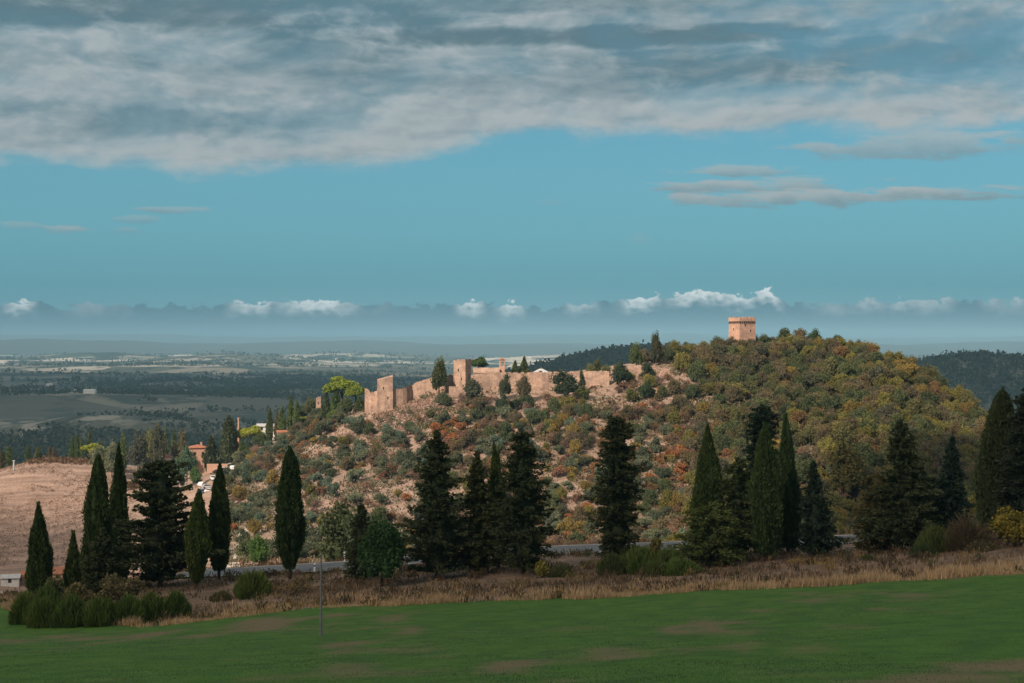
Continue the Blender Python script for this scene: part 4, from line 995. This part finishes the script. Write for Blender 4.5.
# farmhouses far out in the shaded valley
for px, D, w, lb in ((90, 2900, 24, 'large white farm building on the shaded valley slope'), (76, 3050, 14, 'small white barn just left of the large valley farm'), (70, 3300, 12, 'tiny pale farmhouse above the large valley farm'),
                     (186, 3600, 14, 'pale house on the wooded rise in the valley'), (276, 5000, 22, 'long pale farm shed in the middle of the valley'), (342, 5200, 20, 'pale shed in the valley left of the round pines'), (50, 4300, 18, 'pale farmhouse near the left edge of the valley'), (160, 6000, 20, 'far pale house left of centre in the valley'), (530, 9200, 26, 'far white house right of the bell tower'), (335, 9500, 30, 'far white house on the sunlit fields')):
    x = (px-CX)/F*D; house(lb, x, D, zg(x, D), w, w*.5, 6.5*(D/4000)**.5, R(random.uniform(-20, 20)), wallm=M_WHITEP, roofm=M_GREYROOF, wins=3, rows=1, chim=False, name='farmhouse', cat='farmhouse')

# ------------------------------------------------------------------ parked cars
CARC = {'white': (.72, .72, .72), 'silver': (.42, .43, .45), 'blue': (.08, .14, .25), 'black': (.02, .02, .022), 'red': (.35, .04, .03)}
M_CAR = {k_: plain_mat(k_+'_car_paint', v_, tuple(q*.95 for q in v_), 1, rough=.3, spec=.5) for k_, v_ in CARC.items()}
def car(x, y, z, rz, col_, label):
    root = empty('parked_car', (x, y, z), rz); tag(root, label, 'car', 'cars in the car park below the farmhouse')
    m = MB(); m.prism([(-2.1, .3), (2.1, .3), (2.15, .62), (2.0, .85), (1.05, .95), (.45, 1.42), (-1.2, 1.45), (-1.85, 1.0), (-2.15, .9)], -.84, .84); m.build('body', M_CAR[col_], root)
    m = MB(); m.prism([(-1.55, .98), (.92, .98), (.42, 1.36), (-1.15, 1.38)], -.855, .855); m.build('window', M_GLASS, root)
    m = MB(); m.add([(1.06, -.72, .97), (1.06, .72, .97), (.5, .66, 1.405), (.5, -.66, 1.405)], [(0, 1, 2, 3)]); 
    for v in range(4): pass
    m.v = [(a_+.012, b_, c_+.012) for a_, b_, c_ in m.v]; m.build('windscreen', M_GLASS, root)
    for sx in (-1.3, 1.3):
        for sy in (-.8, .8):
            m = MB(); m.tube([(sx, sy-.1, .32), (sx, sy+.1, .32)], [.32, .32], 12); m.build('wheel', M_TYRE, root)
cars = [(203, 479, 492, 'white', 'white car at the left end of the car park'), (208, 483, 484, 'silver', 'silver car in the lower left of the car park'), (213, 478, 494, 'white', 'white car left of the dark cypress tip in the car park'), (226, 474, 500, 'white', 'white car at the back of the car park, right of the cypress'),
        (233, 474, 502, 'silver', 'silver car at the back right corner of the car park'), (227, 480, 490, 'silver', 'silver car in the middle right of the car park'), (234, 480, 492, 'white', 'white car at the right end of the car park'), (211, 489, 474, 'white', 'white car lowest in the car park, left of the cypress'), (229, 486, 478, 'white', 'white car lowest in the car park, right of the cypress'), (204, 486, 480, 'blue', 'dark blue car in the lower left of the car park'), (219, 473, 505, 'black', 'black car at the back of the car park')]
for i, (px, py, D, c_, lb) in enumerate(cars):
    x, y, z = at(px, D); car(x, y, z, R([70, 20, -75, 10, 60, -20, 80, 5, 70, 35, 0][i]), c_, lb)

# ------------------------------------------------------------------ pole and roadside posts
x, y, z = at(321, 89); zt = -(556-CY)/F*89; root = empty('utility_pole', (x, y, z)); tag(root, 'thin grey pole standing at the edge of the green field', 'pole')
m = MB(); m.tube([(0, 0, -.5), (0, 0, zt-z)], [.075, .055], 8); m.build('shaft', M_METAL, root)
m = MB(); m.tube([(0, 0, zt-z), (0, 0, zt-z+.12)], [.09, .09], 8); m.build('cap', M_METAL, root)
m = MB(); m.tube([(0, 0, .02), (0, 0, .25)], [.11, .09], 8); m.build('base_collar', M_METAL, root)
for px, dd, lb in ((314.5, -3.9, 'white roadside post left of the thin grey pole'), (344.5, 4.1, 'white roadside post beside the narrow dark conifer')):
    x = (px-CX)/F*(168+dd); yy = float(road_y(x))+dd; zz = zg(x, yy); root = empty('roadside_post', (x, yy, zz)); tag(root, lb, 'post', 'white posts along the road')
    m = MB(); m.box(-.09, .09, -.06, .06, -.3, 1.15); m.build('post', M_WHITE, root)
    m = MB(); m.box(-.093, .093, -.063, .063, .78, .95); m.build('reflector_band', M_TYRE, root)
for k_, px in enumerate((838, 846, 852, 860)):
    x, y, z = at(px, 176); m = MB(); m.box(-.07, .07, -.07, .07, -.3, 1.1)
    tag(m.build('fence_post', M_WOOD, None, (x, y, z)), 'short wooden post on the far roadside left of the wide fir', 'post', 'wooden posts along the far roadside')

# ------------------------------------------------------------------ village and knoll trees
GV = 'trees of the village below the castle'
mini_cyp = [cypress_crown(9, 2.0, 900+i, n=1500, widest=.33, tip=.7, foot=.5, leaf=.32).mesh('cypress_tree', trunk_mb(3, .15, i, False)) for i in range(4)]
mini_pine = [lobed_crown(9, 8, 4.6, 920+i, 2600, .34, 12, flat=1, spread=.7).mesh('umbrella_pine', trunk_mb(5.2, .28, i, True, 2.2)) for i in range(2)]
mini_round = [lobed_crown(8, 9, .6, 940+i, 2200, .36, 12, spread=.55, hollow=.4).mesh('village_tree', trunk_mb(3, .2, i, True, 1.0)) for i in range(4)]
def vt(kind, px, ptop, pbase, D, wpx, label, color, group=GV):
    x = (px-CX)/F*D; z = zg(x, D); zt = -(ptop-CY)/F*D; zb = min(z, -(pbase-CY)/F*D); zb = z
    h = max(zt-zb, 2.0); w = wpx/F*D
    me, h0, w0 = {'c': (mini_cyp, 9, 2.0), 'p': (mini_pine, 7.7, 9.5), 'r': (mini_round, 8.8, 8.2)}[kind]
    nm = {'c': 'cypress_tree', 'p': 'umbrella_pine', 'r': 'village_tree'}[kind]
    o = link_mesh(nm, random.choice(me), None, (x, D, zb-.1), random.uniform(0, 6)); o.scale = (w/w0, w/w0, h/h0); kc = 1.3 if px < 362 else 1.1; o.color = (color[0]*kc, color[1]*kc, color[2]*kc, 1)
    tag(o, label, 'tree', group)
cG, cD, cY, cGr, cB = (.075, .105, .034), (.055, .075, .030), (.21, .235, .03), (.12, .13, .075), (.15, .11, .06)
V_ = [('c', 2, 450, 470, 575, 6, 'small dusky cypress at the very left edge of the knoll skyline', (.09, .08, .04)), ('c', 9.5, 447, 471, 575, 7, 'thick green cypress left of the pale pillar', cG), ('c', 28, 445, 460, 578, 5, 'thin cypress on the knoll skyline right of the pillar', cG),
      ('c', 38, 447, 461, 578, 7, 'wide short cypress on the knoll skyline', (.09, .10, .03)), ('c', 49.5, 447, 460, 580, 5, 'thin brownish cypress in the middle of the knoll skyline', (.11, .085, .05)), ('c', 54.5, 448, 460, 580, 6, 'leafless looking thin tree in the middle of the knoll skyline', (.12, .09, .06)),
      ('c', 72.5, 437, 457, 585, 6, 'left cypress of the close trio left of the yellow round pine', cG), ('c', 77.5, 435, 457, 585, 6, 'middle cypress of the close trio left of the yellow round pine', (.07, .095, .028)), ('c', 81.5, 438, 457, 585, 5, 'right cypress of the close trio left of the yellow round pine', cG), ('c', 89.5, 431, 456, 588, 6, 'tall cypress rising behind the yellow round pine', (.075, .095, .03)), ('c', 100, 440, 455, 590, 5, 'faint cypress tip right of the yellow round pine', cG),
      ('p', 93, 444, 466, 570, 25, 'yellow green round pine at the right end of the knoll', cY), ('r', 100, 450, 473, 560, 26, 'grey bushy tree below the yellow round pine', cGr),
      ('c', 123.5, 434, 458, 570, 8, 'pale green cypress right of the grey bushy tree', (.10, .13, .05)), ('r', 112, 448, 476, 555, 20, 'grey green tree behind the slim tall roadside cypress', cGr), ('r', 139, 440, 478, 545, 26, 'wide dark grey tree in the village trees left of the farmhouse', (.06, .06, .042)), ('r', 150, 438, 474, 555, 16, 'yellowish tree top behind the wide dark grey tree', (.12, .12, .04)),
      ('r', 159, 433, 476, 540, 20, 'tall dark tree in the centre of the village clump', (.062, .062, .038)), ('c', 148, 428, 450, 580, 5, 'thin distant cypress behind the village clump', cG), ('c', 166, 429, 460, 570, 7, 'slim cypress left of two twin tips behind the clump', (.07, .095, .04)), ('c', 174, 431, 460, 570, 8, 'slim cypress right of two twin tips behind the clump', (.07, .095, .04)),
      ('r', 180, 436, 474, 545, 20, 'olive tree crown next to the farmhouse, left side', (.085, .075, .04)), ('r', 187, 452, 484, 520, 24, 'blue green leafy tree before the farmhouse corner', (.06, .10, .06)), ('r', 178, 463, 490, 500, 24, 'blue green bush below the farmhouse trees', (.065, .10, .06)), ('r', 196, 470, 492, 495, 16, 'bright green bush at the left of the car park', (.06, .11, .03)),
      ('c', 211.5, 437, 472, 515, 15, 'stout dark cypress touching the farmhouse', (.045, .055, .025)), ('c', 228, 417, 462, 530, 14, 'tallest dark cypress of the village, left of the chimney stack', (.05, .06, .025)), ('c', 232, 420, 460, 535, 11, 'dark cypress joined to the tallest village cypress', (.05, .062, .025)), ('c', 227, 440, 470, 515, 11, 'dull green cypress in front of the tallest village one', (.07, .085, .04)),
      ('p', 252, 427, 455, 530, 28, 'bright yellow green umbrella pine by the chimney stack', cY), ('p', 241, 429, 452, 535, 16, 'smaller yellow pine left of the bright umbrella pine', (.14, .16, .02)), ('r', 262, 435, 462, 520, 24, 'dark green tree under the bright umbrella pine', cD), ('c', 242, 440, 470, 515, 8, 'grey green cypress before the bright umbrella pine', cG), ('c', 250, 442, 470, 513, 8, 'second grey green cypress before the bright umbrella pine', (.06, .085, .03)), ('r', 240, 452, 474, 505, 20, 'grey shrub like tree above the car park', cGr),
      ('c', 269.5, 409, 436, 530, 7, 'slim cypress left of the long grey roof', (.06, .075, .03)), ('c', 277, 412, 436, 530, 6, 'brown tinged cypress above the long grey roof', (.10, .085, .04)), ('c', 282, 407, 440, 520, 8, 'green cypress right of the long grey roof', cG), ('c', 291, 397, 436, 515, 8, 'tallest cypress on the village skyline', (.06, .085, .028)), ('c', 297, 402, 436, 512, 8, 'cypress leaning on the tallest skyline cypress', cG), ('c', 303, 405, 430, 515, 8, 'shorter bright cypress right of the tallest skyline one', (.07, .10, .03)),
      ('r', 310, 401, 425, 512, 18, 'round olive tree on the village skyline', (.07, .08, .035)), ('p', 309, 416, 440, 495, 22, 'yellow green pine below the skyline cypresses', (.13, .17, .025)), ('r', 296, 425, 448, 490, 16, 'brownish green tree below the skyline cypresses', (.09, .08, .04)), ('r', 318, 420, 440, 485, 16, 'dull brown tree below the large umbrella pine', cB),
      ('p', 342, 378.5, 410, 478, 40, 'large flat topped umbrella pine at the left end of the castle', (.13, .17, .022)), ('p', 356, 386, 415, 470, 26, 'second umbrella pine joined to the large flat topped one', (.12, .16, .022)), ('c', 336, 388, 424, 474, 10, 'tall green cypress under the large umbrella pine', (.06, .095, .03)), ('c', 326, 393, 418, 478, 9, 'dull green cypress at the left under the umbrella pine', (.06, .08, .035)), ('c', 360, 396, 414, 466, 8, 'cypress at the right under the umbrella pines', (.07, .10, .03)), ('r', 347, 400, 425, 465, 16, 'dark tree in the shade under the umbrella pines', cD), ('r', 333, 412, 430, 462, 14, 'bright green bush tree below the umbrella pine cypress', (.08, .12, .03)),
      ('r', 439, 365, 392, 452, 20, 'dark two storeyed tree before the stepped curtain wall', (.055, .065, .025)), ('r', 442, 362, 380, 455, 11, 'yellow green top of the tree before the stepped wall', (.09, .11, .03)), ('p', 479, 358, 375, 486, 21, 'dark umbrella pine right behind the tallest wall tower', (.05, .085, .025)),
      ('c', 515, 361, 376, 486, 7, 'left cypress of the pair behind the long curtain wall', (.07, .095, .03)), ('c', 524, 357, 376, 488, 8, 'right taller cypress of the pair behind the curtain wall', (.075, .10, .03)),
      ('r', 565, 374, 412, 442, 36, 'big round dark holm oak before the long curtain wall', (.040, .055, .032)), ('r', 474, 383, 408, 440, 26, 'dark grey oak below the tallest wall tower', (.060, .070, .045)), ('r', 505, 376, 404, 444, 16, 'dark narrow oak touching the long curtain wall', (.055, .065, .035)), ('r', 502, 396, 416, 430, 18, 'dark green oak in front of the long curtain wall', (.045, .065, .038)), ('r', 524, 379, 408, 440, 20, 'bare reddish brown tree before the long wall', (.10, .085, .05)), ('r', 530, 396, 412, 432, 12, 'small dark oak right of the bare reddish tree', (.045, .065, .032)),
      ('r', 582, 387, 412, 440, 22, 'olive green oak right of the big round holm oak', (.085, .095, .032)), ('r', 582, 372, 390, 450, 9, 'thin dark tree against the right part of the long wall', (.05, .06, .03)), ('r', 621, 366, 388, 450, 23, 'round dark oak covering the right end of the long wall', (.035, .055, .028)), ('r', 648, 365, 384, 452, 20, 'round dark oak right of the wall stub', (.035, .052, .028)),
      ('r', 646, 382, 410, 436, 20, 'dark green oak below the wall stub', (.045, .068, .03)), ('r', 632, 390, 410, 435, 18, 'yellowish oak left below the wall stub', (.10, .11, .035)), ('r', 656, 337, 365, 470, 14, 'tall dark tree on the skyline left of the keep', (.06, .06, .03)), ('r', 636, 347, 370, 468, 18, 'bright green tree at the left edge of the wooded crest', (.07, .095, .03)), ('r', 815, 332, 352, 478, 18, 'dark green tree top standing out on the hill skyline', (.045, .07, .03)),
      ('r', 597, 362, 376, 470, 13, 'olive bush tree peeping over the right end of the long wall', (.08, .085, .035)), ('r', 590, 366, 376, 468, 14, 'pale green hedge like bush above the right end of the wall', (.13, .14, .06)), ('r', 606, 366, 376, 468, 14, 'pale green bush above the wall, next to the round dark oak', (.13, .14, .06)), ('r', 617, 365, 376, 470, 12, 'light olive bush above the wall right end', (.12, .13, .055)),
      ('r', 380, 528, 560, 230, 70, 'wide blue green tree behind the roadside conifer', (.045, .065, .034)), ('r', 340, 510, 556, 262, 56, 'wide green tree beyond the road beside the narrow conifer', (.036, .048, .018)), ('r', 259, 540, 556, 275, 27, 'bright green round bush beyond the road left of the lone cypress', (.05, .10, .022)),
      ('r', 847, 450, 510, 335, 50, 'large round orange topped oak on the lower right slope', (.095, .085, .028))]
for args in V_: vt(*args)
# hedge and terrace below the knoll clump
hedge = Crown(3); n = 1600; hx = hedge.rng.uniform(-6.5, 6.5, n); C_ = np.stack([hx, hedge.rng.normal(0, .7, n), hedge.rng.uniform(0, 2.6, n)], 1)
hedge.leaves(C_, unit(hedge.rng.normal(size=(n, 3))), .45, .7, hedge.rng.random(n)); x, y, z = at(137, 525)
o = link_mesh('hedge', hedge.mesh('hedge'), None, (x, y, z), R(5)); o.color = (.16, .10, .05, 1); tag(o, 'rust brown hedge at the foot of the village tree clump', 'hedge')
m = MB(); m.box(-6, 6, -.3, .3, -1, 2.2); x, y, z = at(224, 510)
tag(m.build('terrace_wall', M_PLASTER, None, (x, y, z), R(8)), 'reddish terrace wall at the back of the car park', 'wall')

# ------------------------------------------------------------------ plants of the castle hill
mesh_olive = [lobed_crown(4.6, 3.5, .15, 300+i, 1700, .21, 10, hollow=.4, spread=.6).mesh('olive_tree', trunk_mb(1.2, .16, i, True, .7)) for i in range(6)]
mesh_oak = [lobed_crown(6.2, 5.4, .2, 320+i, 2600, .26, 14, hollow=.4, spread=.62).mesh('oak_tree', trunk_mb(2, .18, i, True, 1.0)) for i in range(9)]
mesh_shrub = [lobed_crown(3.6, 2.5, -.1, 340+i, 950, .25, 8, hollow=.5, spread=.66).mesh('hill_shrub', trunk_mb(.8, .1, i, True, .5)) for i in range(5)]
mesh_dry = [lobed_crown(4.4, 3.6, .2, 360+i, 1000, .18, 9, hollow=.8, spread=.6, core=0).mesh('bare_tree', trunk_mb(1.6, .12, i, True, .9)) for i in range(4)]
PAL = {  # name -> (words, colour)
 'olive': [('silvery grey green', (.125, .145, .095)), ('dull grey green', (.100, .116, .072)), ('dark grey green', (.076, .092, .056)), ('blue grey green', (.105, .145, .110))],
 'oak': [('deep green', (0.065, 0.085, 0.040)), ('olive green', (0.112, 0.112, 0.048)), ('brownish green', (0.131, 0.106, 0.057)), ('mid green', (0.090, 0.110, 0.048)), ('yellow green', (0.163, 0.152, 0.045)), ('dusky green', (0.088, 0.088, 0.057)), ('dull brown green', (0.119, 0.100, 0.062))],
 'gold': [('golden', (.21, .155, .045)), ('golden green', (.165, .15, .04)), ('russet', (.185, .115, .055))],
 'warm': [('rust orange', (.27, .115, .048)), ('orange brown', (.22, .120, .058)), ('reddish brown', (.20, .110, .080)), ('golden yellow', (.21, .165, .05))],
 'bare': [('greyish pink leafless', (.19, .125, .095)), ('brown leafless', (.15, .10, .062)), ('mauve grey leafless', (.16, .115, .10))]}
def ell(px, py, cx, cy, rx_, ry_): return ((px-cx)/rx_)**2+((py-cy)/ry_)**2 < 1
CREST = [(600, 470), (640, 476), (690, 488), (742, 494), (835, 489), (870, 478), (920, 458), (950, 447), (985, 431), (1010, 415), (1040, 405)]
grid = {}
def free(x, y, r):
    gx_, gy_ = int(x//8), int(y//8)
    for a in range(-1, 2):
        for b_ in range(-1, 2):
            for (u, v, q) in grid.get((gx_+a, gy_+b_), ()):
                if (u-x)**2+(v-y)**2 < (r+q)**2: return False
    return True
cand_n = 60000
cpx = RNG.uniform(222, 1040, cand_n); cD = np.sqrt(RNG.uniform(262**2, 496**2, cand_n)); cxx = (cpx-CX)/F*cD; czz = Zg(cxx, cD); cpy = CY-czz/cD*F
def zone_words(px, py):
    col_ = 'left' if px < 330 else 'centre left' if px < 450 else 'centre' if px < 570 else 'centre right' if px < 690 else 'right' if px < 830 else 'far right'
    refs = {'left': ['beneath the village', 'behind the lone cypress', 'by the pale lane'], 'centre left': ['below the slanting wall tower', 'left of the big middle fir', 'beyond the road, middle left'],
            'centre': ['below the long curtain wall', 'above the middle firs', 'behind the middle firs'], 'centre right': ['below the wall stub', 'above the column shaped fir', 'behind the column shaped fir'],
            'right': ['on the crest beside the keep', 'on the slope under the keep', 'behind the tall right cypresses'], 'far right': ['along the descending right ridge', 'high above the wide fir', 'behind the wide fir at right']}[col_]
    lo, hi_ = {'left': (450, 510), 'centre left': (440, 490), 'centre': (420, 470), 'centre right': (405, 455), 'right': (375, 440), 'far right': (410, 460)}[col_]
    return refs[0 if py < lo else 1 if py < hi_ else 2]
counts = {}
hill_bits = []
for px, D, x, z, py in zip(cpx, cD, cxx, czz, cpy):
    cD_ = np.interp(px, [c[0] for c in CREST], [c[1] for c in CREST]) if px > 600 else np.interp(px, [222, 330, 350, 600], [505, 505, 452, 452])
    if D > cD_: continue
    if px < 610 and py < np.interp(px, [222, 262, 300, 345, 400, 440, 610], [474, 440, 418, 410, 402, 403, 403]): continue
    if 610 <= px < 668 and D > 452 and py > 366: continue
    if py > 560: continue
    dens, sp = 1.0, None
    rnd = random.random()
    if ell(px, py, 412, 416, 42, 15): dens = .10
    if ell(px, py, 350, 505, 75, 26): dens = .4
    if ell(px, py, 252, 522, 40, 30): dens = .5
    if ell(px, py, 690, 382, 26, 10) or ell(px, py, 706, 402, 20, 7): dens = .12
    if ell(px, py, 600, 402, 40, 9): dens = .15
    if ell(px, py, 700, 428, 16, 9) or ell(px, py, 745, 408, 18, 5) or ell(px, py, 836, 401, 22, 5) or ell(px, py, 770, 425, 10, 5) or ell(px, py, 806, 428, 8, 9) or ell(px, py, 895, 442, 16, 6) or ell(px, py, 808, 452, 16, 6): dens = .05
    if random.random() > dens: continue
    forest = px > 690 or py < 380
    if forest:
        sunlit_rim = px > 860 and (D > np.interp(px, [c[0] for c in CREST], [c[1] for c in CREST])-26)
        warmzone = ell(px, py, 690, 462, 45, 22)
        if warmzone: sp = 'warm' if rnd < .62 else 'oak'
        elif sunlit_rim: sp = 'gold' if rnd < .5 else 'oak'  # sunlight along the ridge painted in by turning half these trees gold
        else: sp = 'oak' if rnd < .83 else 'gold' if rnd < .90 else 'bare' if rnd < .97 else 'olive'
        if py > 500 and rnd < .4: sp = 'olive'
    elif px > 430:
        if ell(px, py, 456, 432, 22, 16) or ell(px, py, 680, 468, 50, 20) or ell(px, py, 560, 470, 60, 14): sp = 'warm' if rnd < .6 else 'olive'
        elif py > 440: sp = 'olive' if rnd < .42 else 'oak' if rnd < .70 else 'warm' if rnd < .80 else 'bare' if rnd < .92 else 'gold'
        else: sp = 'oak' if rnd < .50 else 'bare' if rnd < .70 else 'olive' if rnd < .84 else 'warm' if rnd < .92 else 'gold'
    else:
        sp = 'olive' if rnd < .72 else 'bare' if rnd < .82 else 'oak' if rnd < .92 else 'warm' if rnd < .97 else 'gold'
    s_ = random.choice([random.uniform(.5, .8), random.uniform(.65, .95), random.uniform(.8, 1.15)])
    if sp == 'oak' or sp == 'gold':
        if not forest: s_ *= .8
        s_ *= 1.05 if forest else 1; r = 2.15*s_; me = random.choice(mesh_oak); nm, base = random.choice([('oak_tree', 'oak'), ('forest_oak_tree', 'round oak'), ('forest_tree', 'leafy tree')]) if forest and sp == 'oak' else ('hill_broadleaf_tree', 'broadleaf tree')  # forest kind names are drawn at random over the same oak meshes
    elif sp == 'olive': s_ = random.uniform(.8, 1.3); r = 2.0*s_; me = random.choice(mesh_olive); nm, base = 'olive_tree', 'olive tree'
    elif sp == 'warm': r = 1.6*s_; me = random.choice(mesh_shrub); nm, base = 'autumn_shrub', 'autumn shrub'
    else: r = 1.8*s_; me = random.choice(mesh_dry); nm, base = 'bare_tree', 'scrub tree'
    fr = .70 if forest else .60
    if not free(x, D, r*fr): continue
    if counts.get(nm, 0) >= 299: continue
    grid.setdefault((int(x//8), int(D//8)), []).append((x, D, r*fr)); counts[nm] = counts.get(nm, 0)+1
    w_, c_ = random.choice(PAL[sp]); j = random.uniform(.8, 1.2)
    o = link_mesh(nm, me, None, (x, D, z-.2), random.uniform(0, 6.28)); o.scale = (s_*random.uniform(.9, 1.1), s_*random.uniform(.9, 1.1), s_*random.uniform(.82, 1.12))
    o.color = (c_[0]*j, c_[1]*j, c_[2]*j, 1)
    size = 'small' if s_ < .72 else 'large' if s_ > .98 else 'middling'
    hill_bits.append((o, x, D, size, w_, base, zone_words(px, py)))
    tag(o, None, 'tree' if nm != 'autumn_shrub' else 'shrub', {'oak_tree': 'oaks of the castle hill', 'forest_oak_tree': 'round oaks of the castle hill', 'forest_tree': 'broadleaf trees of the wooded crest', 'hill_broadleaf_tree': 'broadleaf trees of the castle hill', 'olive_tree': 'olive trees of the castle hill', 'autumn_shrub': 'autumn shrubs of the castle hill', 'bare_tree': 'leafless trees of the castle hill'}[nm])
HX = np.array([(b[1], b[2]) for b in hill_bits])
for n_, (o, x, D, size, w_, base, zw) in enumerate(hill_bits):
    d2 = (HX[:, 0]-x)**2+(HX[:, 1]-D)**2; d2[n_] = 1e9; q = hill_bits[int(np.argmin(d2))]
    o['label'] = ' '.join(f"{size} {w_} {base} {zw}, near {q[4]} {q[5].split()[-1]}".split()[:16])

# low scrub and dry tussocks covering the hill ground (uncountable)
def tussocks(name, n, pxr, Dr, colors, size, seed, per=9):
    rng = np.random.default_rng(seed); px = rng.uniform(*pxr, n); D = np.sqrt(rng.uniform(Dr[0]**2, Dr[1]**2, n)); x = (px-CX)/F*D
    k = fbm(x/14, D/14, 3, seed) > -.06; x, D = x[k], D[k]; z = Zg(x, D); m = len(x)
    C = np.repeat(np.stack([x, D, z], 1), per, 0)+rng.normal(0, 1, (m*per, 3))*np.array([.42, .42, .22])*size+np.array([0, 0, .2])*size
    cr = Crown(seed); cr.leaves(C, unit(rng.normal(0, .7, (m*per, 3))+np.array([0, 0, .9])), .22*size, .5*size, rng.random(m*per)*.8+.1)
    o = link_mesh(name, cr.mesh(name)); o.color = (*colors, 1); return tag(o, kind='stuff')
tussocks('dry_tussocks', 4200, (215, 1040), (262, 470), (.25, .155, .10), 1.2, 401)
tussocks('low_scrub', 4200, (215, 1040), (262, 470), (.095, .10, .055), 1.5, 402)
tussocks('low_scrub', 2600, (215, 700), (270, 460), (.13, .075, .045), 1.4, 403)
tussocks('undergrowth', 5200, (672, 1040), (290, 486), (.085, .082, .042), 2.1, 406, 12)
tussocks('undergrowth', 2600, (420, 690), (290, 440), (.11, .105, .055), 1.8, 407, 10)
tussocks('undergrowth', 2600, (222, 445), (290, 490), (.115, .12, .082), 1.8, 408, 10)
tussocks('knoll_stubble', 5200, (-40, 135), (440, 578), (.19, .125, .09), 1.0, 404, 5)
tussocks('knoll_scrub', 260, (20, 90), (566, 582), (.15, .09, .055), 2.2, 405)

# ------------------------------------------------------------------ woods and hedgerows of the valley (uncountable)
def woods(name, X, Y, size, color, seed, per=14):
    rng = np.random.default_rng(seed); z = Zg(X, Y); m = len(X); sz = size*rng.uniform(.6, 1.4, m)
    sr = np.repeat(sz, per)[:, None]
    C = np.repeat(np.stack([X, Y, z], 1), per, 0)+rng.normal(0, 1, (m*per, 3))*np.array([.33, .33, .24])*sr+np.array([0, 0, .5])*sr
    cr = Crown(seed); cr.leaves(C, unit(rng.normal(size=(m*per, 3))), .42*sr[:, 0], .55*sr[:, 0], rng.random(m*per)*.4+.25)
    o = link_mesh(name, cr.mesh(name)); o.color = (*color, 1); return tag(o, kind='stuff')
n = 20000; px = RNG.uniform(-60, 700, n); D = np.exp(RNG.uniform(math.log(1050), math.log(6500), n)); X = (px-CX)/F*D
f_ = fbm(X/800, D/430, 4, 501)+.18*fbm(X/120, D/120, 2, 502)
k = f_ > np.interp(D, [1000, 3500, 5000], [.05, .06, .06]); woods('valley_wood', X[k], D[k], np.interp(D[k], [1000, 6500], [8, 12]), (.040, .050, .026), 503, 10)
# rows of trees along field edges
rx_, ry_ = [], []
rg = np.random.default_rng(77)
for i in range(80):
    D0 = math.exp(rg.uniform(math.log(1200), math.log(5500))); p0 = rg.uniform(-30, 620); L = rg.uniform(150, 500)*D0/2500; a = rg.normal(0, .5)
    t = np.arange(0, L, 9*D0/2500+5); rx_.append((p0-CX)/F*D0+t*math.cos(a)+rg.normal(0, 3, len(t))); ry_.append(D0+t*math.sin(a)*1.2+rg.normal(0, 4, len(t)))
X, Y = np.concatenate(rx_), np.concatenate(ry_); woods('hedgerow', X, Y, np.interp(Y, [1000, 6000], [8, 16]), (.035, .045, .022), 504, 10)
n = 9000; px = RNG.uniform(860, 1080, n); D = np.exp(RNG.uniform(math.log(1000), math.log(3400), n)); X = (px-CX)/F*D
f_ = fbm(X/300, D/350, 3, 511); k = (f_ > -.02) | (D > 2300); k &= ~((D > 1950) & (D < 2250)); woods('right_hill_wood', X[k], D[k], 11, (.034, .046, .026), 513, 9)
n = 5200; px = RNG.uniform(490, 700, n); D = RNG.uniform(2300, 3300, n); X = (px-CX)/F*D; woods('ridge_wood', X, D, 13, (.034, .044, .026), 514, 9)
n = 6000; px = RNG.uniform(-60, 1100, n); D = np.exp(RNG.uniform(math.log(7000), math.log(13000), n)); X = (px-CX)/F*D
k = fbm(X/1100, D/700, 4, 521) > .08; woods('far_wood', X[k], D[k], 17, (.04, .05, .028), 523, 8)
